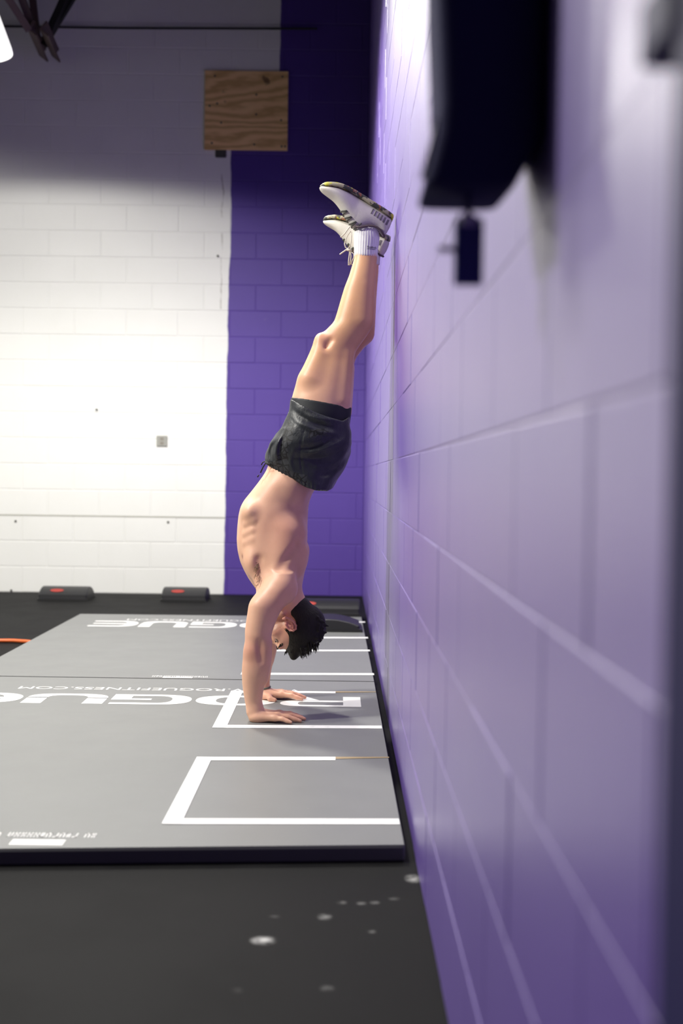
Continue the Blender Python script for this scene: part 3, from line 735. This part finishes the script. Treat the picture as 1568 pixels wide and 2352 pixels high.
# head
EAR = np.array(P3(664, 1427, YC)); cdir = np.array((.6, 0, -.8)); fdir = np.array((-.8, 0, -.6)); sdir = np.array((0, -1., 0))
AX = (fdir, cdir, sdir)
H = lambda f, c, s=0.: tuple(EAR+fdir*f+cdir*c+sdir*s)
B.cap(P3(652, 1335, YC), H(-.035, -.045), .060, .056, .03)
B.cap(H(-.055, -.11), H(-.055, -.03), .040, .045, .03)
B.ell(H(-.018, .040), (.094, .080, .073), .01, AX)
B.ell(H(.040, .030), (.052, .066, .060), .02, AX)
B.ell(H(.038, -.045), (.052, .044, .048), .02, AX)
B.ell(H(.066, -.078), (.024, .022, .026), .02, AX)
for s in (-1, 1):
    B.cap(H(.000, -.045, .052*s), H(.06, -.078, .022*s), .014, .014, .02)
    B.ell(H(.056, -.002, .046*s), (.026, .018, .018), .016, AX)
    B.ell(H(.086, .030, .032*s), (.013, .011, .015), .010, AX, sub=True)
    B.ell(H(.1015, -.010, .012*s), (.011, .008, .007), .006, AX)
B.cap(H(.083, .056, -.036), H(.083, .056, .036), .011, .011, .014)
B.chain([H(.088, .040), H(.100, .018), H(.112, -.002), H(.108, -.010)], [.008, .009, .011, .009], .010)
B.cap(H(.083, -.036, -.016), H(.083, -.036, .016), .010, .010, .010); B.cap(H(.081, -.050, -.014), H(.081, -.050, .014), .010, .010, .008)
B.cap(H(.096, -.043, -.02), H(.096, -.043, .02), .002, .002, .006, sub=True)
V, Fc = B.mesh(2)
# true skin colours: tan legs and forearms, redder elbows, knees, ears; nipple, lips, stubble
base = np.tile(np.array((.79, .465, .315)), (len(V), 1))
def near(p, r): return np.exp(-((V-np.array(p))**2).sum(1)/(r*r))[:, None]
lz = P3(0, 930, YC)[2]
tan = np.clip((V[:, 2]-lz)/.18, 0, 1)[:, None]; base = base*(1-tan)+np.array((.69, .385, .205))*tan
red = np.array((.64, .29, .21))
for p, r, a in ((P3(582, 1498, 4.30), .055, .7), (P3(745, 775, 4.42), .045, .5), (P3(640, 1390, 4.31), .07, .35), (H(0, 0, .08), .04, .7), (P3(655, 1215, 4.40), .09, .4), (H(.07, 0, .04), .05, .4), (tipsN[2], .07, .5), (tipsF[2], .07, .55), (P3(610, 1600, 4.7), .06, .4), (P3(670, 1250, 4.42), .08, .3)):
    k = near(p, r)*a; base = base*(1-k)+red*k
k = near(P3(558.5, 1278, 4.445), .009); base = base*(1-k)+np.array((.22, .08, .06))*k
hl = np.stack([(V-EAR)@fdir, (V-EAR)@cdir, (V-EAR)@sdir], 1); onhead = (np.linalg.norm(hl, axis=1) < .16)
stub = (onhead & (hl[:, 1] < -.005) & (hl[:, 1] > -.11) & (hl[:, 0] > -.01))[:, None]*.35
base = base*(1-stub)+np.array((.20, .13, .10))*stub
lip = np.exp(-(((hl-np.array((.09, -.043, 0)))/np.array((.012, .012, .022)))**2).sum(1))[:, None]*.6; base = base*(1-lip)+np.array((.38, .12, .11))*lip
body = np_obj('body', V, Fc, M_SKIN, person, base)
# ears, each on a fine grid
for s in (-1, 1):
    c0 = np.array(H(-.004, .002, .078*s)); E = Field(c0-.045, c0+.045, .0013)
    E.ell(H(-.004, .004, .0755*s), (.0165, .028, .0065), .004, AX)
    arc = [(.009, -.003), (.013, .010), (.010, .024), (.000, .032), (-.012, .032), (-.0205, .022), (-.022, .006), (-.016, -.012), (-.006, -.025), (.004, -.027)]
    E.chain([H(f, c, (.0855 if f < .004 else .080)*s) for f, c in arc], [.0033]*7+[.0040, .0055, .005], .003)
    E.ell(H(-.003, .000, .087*s), (.0085, .014, .0095), .003, AX, sub=True)
    E.ell(H(-.006, .019, .086*s), (.009, .008, .006), .003, AX, sub=True)
    E.chain([H(f, c, .0825*s) for f, c in ((-.004, .026), (-.0125, .015), (-.0140, .003), (-.010, -.009), (-.001, -.0145))], [.0026]*5, .002)
    E.ell(H(.0085, -.004, .0815*s), (.004, .006, .0045), .003, AX)
    Ve, Fe = E.mesh(1); np_obj('ear', Ve, Fe, M_SKIN, person, np.tile(np.array((.60, .27, .21)), (len(Ve), 1)))
# nails
for tips, sg in ((tipsN, 1), (tipsF, -1)):
    for i, tpt in enumerate(tips):
        q = Vector(tpt); m = MB(); L_, W_ = .0052, .0048 if i else .004; n = 10
        dr = Vector((1, 0, 0)) if i < 4 else Vector((.95, .25*sg, 0)); sd = dr.cross(Vector((0, 0, 1)))
        zt = .0064+.0006*(i < 4); c = q+Vector((0, 0, zt))-dr*.002
        r0 = [c+dr*L_*math.cos(2*math.pi*k/n)+sd*W_*math.sin(2*math.pi*k/n)+Vector((0, 0, .0026*(-math.cos(2*math.pi*k/n))-.0012*abs(math.sin(2*math.pi*k/n)))) for k in range(n)]
        m.rings([[p-Vector((0, 0, .0015)) for p in r0], r0]); fixn(m.build('fingernail', flat('nail', (.66, .44, .36), .3), person, True))
# eyes and brows
for s in (-1, 1):
    m = MB(); c = Vector(H(.0745, .030, .032*s)); m.lathe([(.0105*math.sin(math.pi*k/8), -.0105*math.cos(math.pi*k/8)) for k in range(9)], c, 14); e_ = m.build('eye', M_EYE, person, True)
    m = MB(); ii = Vector(H(.0835, .030, .033*s)); m.lathe([(.0045*math.sin(math.pi*k/6), -.0045*math.cos(math.pi*k/6)) for k in range(7)], ii, 10); m.build('iris', M_HAIR, e_, True)
    m = MB(); pts = [H(.096, .051, .012*s), H(.0965, .057, .024*s), H(.089, .058, .038*s), H(.076, .053, .048*s)]
    m.tube(pts, [.003, .0042, .0038, .002], 8); m.build('eyebrow', M_HAIR, person, True)
# hair
HF = Field(EAR-.17, EAR+.17, .0036)
def headclip(): pass
HF.ell(H(-.020, .045), (.103, .090, .081), .01, AX); HF.ell(H(-.050, -.025), (.058, .050, .058), .02, AX); HF.ell(H(.030, .098), (.044, .034, .056), .02, AX)
HF.cap(H(.060, .118, -.03), H(.064, .118, .03), .014, .014, .02)
for i in range(90):
    f_ = random.uniform(-.11, .05); s_ = random.uniform(-.06, .06); 
    k_ = max(0, 1-((f_+.02)/.105)**2-(s_/.083)**2)**.5; c_ = .045+.092*k_
    HF.cap(H(f_, c_-.006, s_), H(f_+random.uniform(-.012, .016), c_+random.uniform(.000, .007), s_*1.05), .007, .003, .006)
# keep the face, ears and neck free of hair
HF.ell(H(.086, -.008), (.075, .088, .2), .006, AX, sub=True)
HF.ell(H(.012, -.045), (.045, .055, .2), .006, AX, sub=True)
HF.ell(H(-.004, .000), (.026, .033, .2), .004, AX, sub=True)
HF.cap(H(-.03, -.16), H(-.03, -.105), .09, .05, .005, sub=True)
Vh, Fh = HF.mesh(1); hair = np_obj('hair', Vh, Fh, M_HAIR, person)
m = MB()
def tuft(a, b, r, bend=.004):
    a, b = Vector(a), Vector(b); md = a.lerp(b, .55)+Vector((random.uniform(-1, 1)*bend, random.uniform(-1, 1)*bend, 0)); m.tube([a, md, b], [r, r*.75, r*.12], 6)
for i in range(150):
    u = random.random(); f_ = -.075+.15*u; s_ = random.uniform(-.055, .06)
    k_ = max(0.02, 1-((f_+.02)/.108)**2-(s_/.085)**2)**.5; c_ = .045+.086*k_
    ln = random.uniform(.012, .036)*(1.0 if -.06 < f_ < .03 else .5)
    dn = Vector((.15, 0, -1)) if f_ < .03 else Vector((-.45, 0, -1)); a = Vector(H(f_, c_-.008, s_)); b = a+dn.normalized()*(ln+.008)+Vector((random.uniform(-.006, .006), random.uniform(-.006, .006), 0))
    tuft(a, b, random.uniform(.0028, .0048))
o = m.build('hair_tufts', M_HAIR, hair, True); o['kind'] = 'stuff'
m = MB()   # sideburn and armpit hair
for i in range(34):
    py = random.uniform(1288, 1344); a = Vector(P3(591+random.uniform(-4, 5), py, 4.392-.0006*(py-1300))); b = a+Vector((random.uniform(-.016, .004), random.uniform(-.012, .0), random.uniform(-.022, .002))); m.tube([a, a.lerp(b, .6)+Vector((-.002, 0, -.003)), b], [.0009, .0008, .0003], 4)
m.build('armpit_hair', flat('body_hair', (.20, .13, .075), .7), person)['kind'] = 'stuff'
m = MB()
for i in range(40):
    a = Vector(H(random.uniform(.012, .026), random.uniform(.018, .05), .070)); b = a+Vector(cdir)*-.014+Vector((0, -.003, 0)); m.tube([a, b], [.0016, .0005], 4)
m.build('sideburn', M_HAIR, hair)['kind'] = 'stuff'
# bracelet on the far wrist
c = Vector(P3(597, 1580, 2*YC-4.33)); rr = next(r for r in AF if r[0] < c.z+.004) if False else None
zs = np.array([r[0] for r in AF]); o_ = np.argsort(zs); ga = lambda col, z: float(np.interp(z, zs[o_], np.array([r[col] for r in AF])[o_]))
pts = []
for k in range(28):
    a = 2*math.pi*k/28; z = c.z+.005*math.cos(a); pts.append((ga(1, z)+(ga(3, z)+.002)*math.cos(a), ga(2, z)+(ga(4, z)+.002)*math.sin(a), z))
m = MB().tube(pts, .0042, 8, True); m.build('bracelet', M_BRACE, person, True)

# ---------------------------------------------------------------- shorts
def half(n, c):   # keeps points with n.(p-c) < 0
    n = np.array(n, float)/np.linalg.norm(n); return lambda X, Y, Z_: n[0]*(X-c[0])+n[1]*(Y-c[1])+n[2]*(Z_-c[2])
def silh(tab): return tab
SH = [(905, 668, 808, .0), (917, 667.5, 807, 0), (945, 662.5, 804.5, 0), (975, 651.5, 803.5, 0), (1000, 635, 804.5, 0), (1020, 620.5, 805.5, 0), (1040, 609.5, 804.5, 0), (1060, 608, 799.5, 0), (1075, 611, 792, 0), (1090, 622, 781, 0), (1108, 650, 770, 0), (1128, 690, 760, 0)]
SPEL = rows([(y, l, r, {905: .12}.get(y, .172 if y < 1065 else .166)) for (y, l, r, b) in SH if y >= 985], YC)
SLEG_N = rows([(y, l, r, .092+.012*min(1, (y-905)/90), 4.452) for (y, l, r, b) in SH if y <= 1022]+[(1045, 630, 790, .085, 4.452), (1066, 650, 770, .04, 4.452)], 0)
SLEG_F = [(z, cx, 2*YC-cy, a*.98, b) for (z, cx, cy, a, b) in SLEG_N]
hemA, hemB = np.array(P3(668, 916, 4.40)), np.array(P3(782, 966, 4.40)); dv = hemB-hemA; nh = np.array((-dv[2], 0, dv[0])); nh *= np.sign(nh[2])
wA, wB = np.array(P3(612, 1070, 4.45)), np.array(P3(726, 1129, 4.45)); dw = wB-wA; nw = np.array((-dw[2], 0, dw[0])); nw *= -np.sign(nw[2])
wB2 = np.array(P3(760, 1124, 4.45)); nback = np.array((.5, 0, -1.))
SF = Field((-.33, 4.33, P3(0, 1150, 4.4)[2]), (.10, 4.78, P3(0, 895, 4.4)[2]), .0036)
SF.loft(SPEL, .01, e=2.3); SF.loft(SLEG_N, .03, e=2.3); SF.loft(SLEG_F, .03, e=2.3)
X = SF.ax(0, 0, SF.n[0])[:, None, None]; Y = SF.ax(1, 0, SF.n[1])[None, :, None]; Z_ = SF.ax(2, 0, SF.n[2])[None, None, :]
# folds and creases of loose cloth
def crease(p, q, amp, wid):
    global fold
    p, q = np.array(P3(*p, 4.38)), np.array(P3(*q, 4.38)); d = q-p; L = math.hypot(d[0], d[2]); ux, uz = d[0]/L, d[2]/L
    u = (X-p[0])*ux+(Z_-p[2])*uz; v = -(X-p[0])*uz+(Z_-p[2])*ux; uu = np.clip((u-L/2)/(L/2), -1.6, 1.6)
    v = v-.012*(uu**2); fold = fold+amp*np.exp(-(v/wid)**2)*np.exp(-np.abs(uu)**4)
fold = np.zeros_like(SF.a)
for a, b, am, wd in (((672, 950), (760, 990), -.006, .010), ((676, 972), (770, 1004), .006, .009), ((700, 1048), (785, 1020), .006, .007), ((690, 1036), (770, 1008), -.006, .008), ((690, 1060), (790, 1042), -.005, .009), ((640, 1000), (628, 1060), .007, .007), ((650, 990), (640, 1062), -.006, .008),
                     ((628, 1010), (612, 1052), -.005, .006), ((720, 1078), (785, 1060), .004, .008), ((700, 960), (790, 970), .005, .010), ((692, 990), (688, 1090), -.003, .003), ((735, 1098), (775, 1080), -.004, .007), ((670, 1030), (664, 1080), .004, .007)): crease(a, b, am, wd)
ang = np.arctan2(Y-YC, X+.1); fold = fold+.0012*np.sin(ang*5+Z_*55)+.0007*np.sin(ang*9-Z_*95)
SF.a -= fold.astype(np.float32)
band = half(nw, wA)(X, Y, Z_)
SF.a += (np.clip((band+.026)/.012, 0, 1)*.0035+.0016*np.sin(ang*70)*np.clip((band+.026)/.012, 0, 1)).astype(np.float32)   # gathered waistband
xq = np.clip((X-hemB[0])/.04, 0, 1); SF.a = np.maximum(SF.a, (half(nh, hemA)(X, Y, Z_)-.040*xq**1.5-.010*np.sin(np.pi*np.clip((X-hemA[0])/(hemB[0]-hemA[0]), 0, 1))*-1).astype(np.float32))
cut = np.maximum(band-.004*np.sin(X*60), np.minimum(0, 0))
SF.a = np.maximum(SF.a, (band+.003*np.sin(X*70+1)).astype(np.float32)); SF.a = np.maximum(SF.a, half(nback, wB2)(X, Y, Z_).astype(np.float32))
Vs, Fs_ = SF.mesh(2); sh = np_obj('shorts', Vs, Fs_, M_SHORTS, person); sh['label'] = 'loose black shorts'
# dark perforated panel areas on the shorts
sh.data.materials.append(M_MESHP); fc = Vs[Fs_].mean(1)
def inpoly(pix, Yp):
    pts = [P3(x, y, Yp) for x, y in pix]; inside = np.zeros(len(fc), bool); n = len(pts)
    for i in range(n):
        x0, z0, x1, z1 = pts[i][0], pts[i][2], pts[(i+1) % n][0], pts[(i+1) % n][2]
        c_ = ((z0 > fc[:, 2]) != (z1 > fc[:, 2])); inside ^= c_ & (fc[:, 0] < (x1-x0)*(fc[:, 2]-z0)/((z1-z0) if z1 != z0 else 1e-9)+x0)
    return inside & (fc[:, 1] < YC)
pan = inpoly([(664, 965), (676, 975), (672, 1012), (660, 1030), (664, 1072), (660, 1085), (620, 1074), (612, 1064), (634, 1056), (644, 1030), (645, 1005)], 4.39) | inpoly([(655, 1080), (705, 1092), (705, 1124), (680, 1112)], 4.39) | inpoly([(712, 988), (752, 984), (756, 994), (706, 1008)], 4.38)
mi = np.zeros(len(sh.data.polygons), np.int32); mi[:len(pan)][pan[:len(mi)]] = 1; sh.data.polygons.foreach_set('material_index', mi)
# drawcord
m = MB(); a = Vector(P3(611, 1064, 4.47))
m.tube([P3(622, 1066, 4.44), P3(610, 1063, 4.46), P3(604, 1073, 4.46), P3(598, 1086, 4.46)], [.0028]*4, 6); m.tube([P3(622, 1062, 4.46), P3(608, 1060, 4.48), P3(603, 1062, 4.48), P3(600, 1068, 4.48)], .0024, 6)
m.tube([P3(594, 1091, 4.462), P3(591, 1096, 4.462)], .0028, 6)
d_ = m.build('drawcord', M_LINER, sh, True)
# tight liner showing above the hem of each leg
for nm, L, ysh in (('near', LN, 0), ('far', LF, 0)):
    LFd = Field((-.22, 4.34 if nm == 'near' else 4.54, P3(0, 1010, 4.45)[2]), (.08, 4.56 if nm == 'near' else 4.76, P3(0, 895, 4.45)[2]), .0036)
    LFd.loft(L, .004, e=2.1, grow=.0035)
    ua, ub = np.array(P3(668, 911, 4.40)), np.array(P3(800, 935, 4.40)); du = ub-ua; nu = np.array((-du[2], 0, du[0])); nu *= np.sign(nu[2])
    X = LFd.ax(0, 0, LFd.n[0])[:, None, None]; Y = LFd.ax(1, 0, LFd.n[1])[None, :, None]; Z_ = LFd.ax(2, 0, LFd.n[2])[None, None, :]
    curve = .05*np.maximum(0, np.abs(X-.0)-.0)**2
    LFd.a = np.maximum(LFd.a, (half(nu, ua)(X, Y, Z_)-.9*(X+.015)**2*(X > -.015)).astype(np.float32)); LFd.a = np.maximum(LFd.a, (P3(0, 1000, 4.45)[2]-Z_).astype(np.float32)+0*X+0*Y)
    v_, f_ = LFd.mesh(1); lo_ = np_obj('liner', v_, f_, M_LINER, person)
    lo_['label'] = 'tight black liner leg under the shorts'

# ---------------------------------------------------------------- socks and shoes
def frame_pt(px, py, Y): return Vector(P3(px, py, Y))
def shoe(heel, ldir, hdir, wdir, sc, name_lbl, side):
    """profile rows (l, bottom h, top h, half width) in metres along heel->toe"""
    T = lambda l, h, w_: heel+ldir*l*sc+hdir*h*sc+wdir*w_*sc
    pr = [(0.000, .006, .050, .020), (.004, -.001, .075, .026), (.012, -.003, .088, .030), (.024, -.005, .078, .035), (.045, -.009, .070, .038), (.075, -.014, .076, .039), (.105, -.020, .097, .039), (.126, -.025, .099, .0385), (.144, -.028, .090, .038), (.172, -.0325, .070, .043), (.200, -.0345, .048, .047), (.232, -.034, .0285, .048), (.266, -.026, .0195, .043), (.284, -.019, .014, .035), (.294, -.012, .009, .024), (.299, -.004, .003, .010)]
    P = np.array(pr); ll = np.linspace(0, 1, 60); src = np.linspace(0, 1, len(pr)); Q = np.stack([np.interp(ll, src, P[:, c]) for c in range(4)], 1)
    for _ in range(2): Q[1:-1] = .25*Q[:-2]+.5*Q[1:-1]+.25*Q[2:]
    root = bpy.data.objects.new('shoe', None); root.empty_display_size = .05; link(root, person); root.location = heel-Vector(person.location); root['label'] = name_lbl
    inv = Matrix.Translation(heel).inverted()
    def put(m_, nm, mat, sm=True, parent=root):
        o = mesh_obj(nm, m_.v, m_.f, mat, None, sm); o.parent = parent; o.matrix_parent_inverse = inv; return fixn(o)
    ST = .016
    N = 28; up = []; so = []
    for (l, h0, h1, wd) in Q:
        hs = h0+min(ST, (h1-h0)*.45); r = []
        for k in range(N):
            a = 2*math.pi*k/N; ca, sa = math.cos(a), math.sin(a); e = 2/2.6
            wv = wd*math.copysign(abs(ca)**e, ca); hm = (hs-.003+h1)/2; ha = (h1-hs+.003)/2; hv = hm+ha*math.copysign(abs(sa)**e, sa)
            if l < .135 and hv > hm: wv *= 1-.25*((hv-hm)/max(ha, 1e-4))          # heel cup narrows towards collar
            elif hv > hm: wv *= 1-.35*((hv-hm)/max(ha, 1e-4))**2
            r.append(T(l, hv, wv))
        up.append(r); r = []
        for (wv, hv) in ((-1.06, h0+.006), (-1.0, h0+.001), (-.8, h0), (.8, h0), (1.0, h0+.001), (1.06, h0+.006), (1.06, hs-.002), (1.0, hs), (-1.0, hs), (-1.06, hs-.002)): r.append(T(l*1.004-.0006, hv, wv*wd))
        so.append(r)
    put(MB().rings(up), 'upper', M_UPPER); put(MB().rings(so), 'sole', M_SOLE)
    top = lambda l: float(np.interp(l, Q[:, 0], Q[:, 2])); wid = lambda l: float(np.interp(l, Q[:, 0], Q[:, 3]))
    col = []
    for s in (1, -1):
        seq = [.118, .105, .09, .075, .06, .045, .03, .018] if s == 1 else [.018, .03, .045, .06, .075, .09, .105, .118]
        for l in seq: col.append(T(l, top(l)-.004, s*wid(l)*.80*(1 if l > .02 else .9)))
    col = col[:8]+[T(.008, top(.012)-.002, .012), T(.008, top(.012)-.002, -.012)]+col[8:]
    put(MB().tube(col, .0042*sc, 8, True), 'collar', M_COLLAR)
    def surf(l, ang, off=0.0):
        h0, h1, wd = (float(np.interp(l, Q[:, 0], Q[:, c])) for c in (1, 2, 3)); hs = h0+min(ST, (h1-h0)*.45)
        ca, sa = math.cos(ang), math.sin(ang); e = 2/2.6; wv = wd*math.copysign(abs(ca)**e, ca); hm = (hs-.003+h1)/2; ha = (h1-hs+.003)/2; hv = hm+ha*math.copysign(abs(sa)**e, sa)
        if hv > hm: wv *= (1-.25*((hv-hm)/ha)) if l < .135 else (1-.35*((hv-hm)/ha)**2)
        return T(l, hv+off*max(0, sa), wv+off*ca)
    def wside(l, h):
        h0, h1, wd = (float(np.interp(l, Q[:, 0], Q[:, c])) for c in (1, 2, 3)); hs = h0+min(ST, (h1-h0)*.45); hm = (hs-.003+h1)/2; ha = (h1-hs+.003)/2
        k = min(1, abs(h-hm)/ha); ca = (1-k**2.6)**(1/2.6); return wd*ca*(1-.25*k if h > hm else 1)
    for i in range(6):                                                     # heel bars on both sides
        l0 = .010+i*.0138; hc = .037-.0033*i; wq_ = .0078-.0006*i
        for s in (1, -1):
            rg = []
            for q in range(7):
                u = q/6; a = l0+.002*u; b = hc-.011+.0212*u
                rg.append([T(a, b, s*(wside(a, b)-.002)), T(a+wq_, b, s*(wside(a+wq_, b)-.002)), T(a+wq_, b, s*(wside(a+wq_, b)+.0014)), T(a+wq_*.5, b, s*(wside(a+wq_*.5, b)+.0016)), T(a, b, s*(wside(a, b)+.0014))])
            put(MB().rings(rg), 'heel_bar', M_STRIPE, False)
    for i in range(7):                                                     # lacing across the throat
        l = .124+i*.0115; m_ = MB(); pts = []
        for k in range(13):
            u = -1+k/6; pts.append(surf(l-.016*u*u+(.004 if i % 2 else -.004)*u, math.pi/2-u*1.02, .0022))
        put(m_.tube(pts, .0024*sc, 6), 'lace', M_DLACE)
    return T, root, put
v2 = lambda a: Vector(a).normalized()
heelN = frame_pt(904, 497, 4.478); pxm = (at(905, 497, 4.478)-at(904, 497, 4.478)).x
ldir = v2((-.941, 0, .338)); hdir = v2((-.338, 0, -.941))
def yawed(v, deg): return (Matrix.Rotation(math.radians(deg), 3, 'Z') @ v)
TN, rN, putN = shoe(heelN, yawed(ldir, 3), yawed(hdir, 3), yawed(Vector((0, -1, 0)), 3), 1.0, 'nearer white knit trainer with camouflage sole and grey heel bars', -1)
heelF = frame_pt(893, 541, 2*YC-4.478-.02); k_ = -27
TF, rF, putF = shoe(heelF, yawed(v2((-.965, 0, .26)), k_), yawed(v2((-.26, 0, -.965)), k_), yawed(Vector((0, -1, 0)), k_), .98, 'farther white knit trainer with hanging laces', 1)
# hanging laces (bow) on the far shoe and on the near one
YL = 4.56
def lace(parent_put, pix, r=.0022, Y=YL): parent_put(MB().tube([P3(x, y, Y+(d if len(q_) > 2 else 0)) for q_ in pix for (x, y, d) in [(q_[0], q_[1], q_[2] if len(q_) > 2 else 0)]], r, 6), 'lace', M_LACE)
lace(putF, [(804, 520), (798, 527), (792, 536), (787, 541), (782, 545)], .0030)
lace(putF, [(805, 531), (799, 539), (794, 549), (791, 560), (793, 568), (798, 571), (803, 566), (806, 555), (807, 543), (806.5, 532)], .0023)
lace(putF, [(803, 573), (798, 571), (793, 575), (786, 580), (780, 584.5)], .0026)
lace(putF, [(803, 575), (802, 586), (800.5, 598), (800, 609), (803, 609), (805, 598), (806, 588), (804, 576)], .0023)
lace(putF, [(806, 578), (812, 583), (812, 592), (808, 600), (806, 606), (810, 609)], .0021)
putF(MB().tube([P3(796, 573, YL), P3(801, 574.5, YL), P3(807, 576, YL)], .005, 8), 'lace_knot', M_LACE)
# socks
def sock(tab, Yf, dz, dx, rib_lbl):
    rings = []
    for r in tab:
        y, xl, xr, b = r; l, q = at(xl, y, Yf), at(xr, y, Yf); cx, a = (l.x+q.x)/2+dx, (q.x-l.x)/2; ring = []
        for k in range(120):
            t_ = 2*math.pi*k/120; g = 1+.022*math.cos(t_*30)
            ring.append((cx+a*g*math.cos(t_), Yf+b*g*math.sin(t_), l.z+dz))
        rings.append(ring)
    m_ = MB().rings(rings); o = m_.build('sock', M_SOCK, person, True); fixn(o); o['label'] = rib_lbl; return o
ST_ = [(592, 815.2, 864.5, .036), (590.5, 814, 866, .0385), (586, 813.5, 866.5, .0392), (575, 813.5, 867, .039), (560, 813, 869.5, .039), (545, 813, 871, .038), (533, 815, 869, .034), (524, 820, 866, .027), (516, 828, 860, .018)]
sk = sock(ST_, 4.478, 0, 0, 'white ribbed ankle sock with small dark mark')
DF = (P3(0, 590, 4.478)[2]-max(z for z, *_ in LF)) if False else -.055
sock([(y, l+1.5, r-1.5, b*.97) for (y, l, r, b) in ST_], 2*YC-4.478, LF[1][0]-LN[1][0], LF[1][1]-LN[1][1], 'white ribbed sock on the farther leg')
cu = bpy.data.curves.new('txt', 'FONT'); cu.body = 'Reebok'; cu.size = .0125; ob = bpy.data.objects.new('txt', cu); COL.objects.link(ob); bpy.context.view_layer.update()
me = bpy.data.meshes.new_from_object(ob.evaluated_get(bpy.context.evaluated_depsgraph_get())); bpy.data.objects.remove(ob); me.name = 'sock_lettering'; me.materials.clear(); me.materials.append(M_LINER)
p0 = at(842, 574, 4.478); a0 = at(840, 574, 4.478); 
cxs, aa = (at(813.5, 574, 4.478).x+at(867, 574, 4.478).x)/2, (at(867, 574, 4.478).x-at(813.5, 574, 4.478).x)/2
for v in me.vertices:
    x = p0.x+v.co.x*.95; t_ = math.acos(max(-1, min(1, (x-cxs)/(aa*1.03)))); v.co = Vector((x, 4.478-.0412*math.sin(t_), p0.z+v.co.y*.9))
lt = bpy.data.objects.new('sock_lettering', me); link(lt); lt.parent = sk
m_ = MB()
for k in range(8):
    x0 = p0.x+.004*k; x1 = x0+.004; f = lambda x: 4.478-.0412*math.sin(math.acos(max(-1, min(1, (x-cxs)/(aa*1.03)))))
    m_.add([(x0, f(x0), p0.z-.0045), (x1, f(x1), p0.z-.0045), (x1, f(x1), p0.z-.0028), (x0, f(x0), p0.z-.0028)], [(0, 1, 2, 3)])
lb = m_.build('sock_lettering', M_LINER); lb.parent = sk
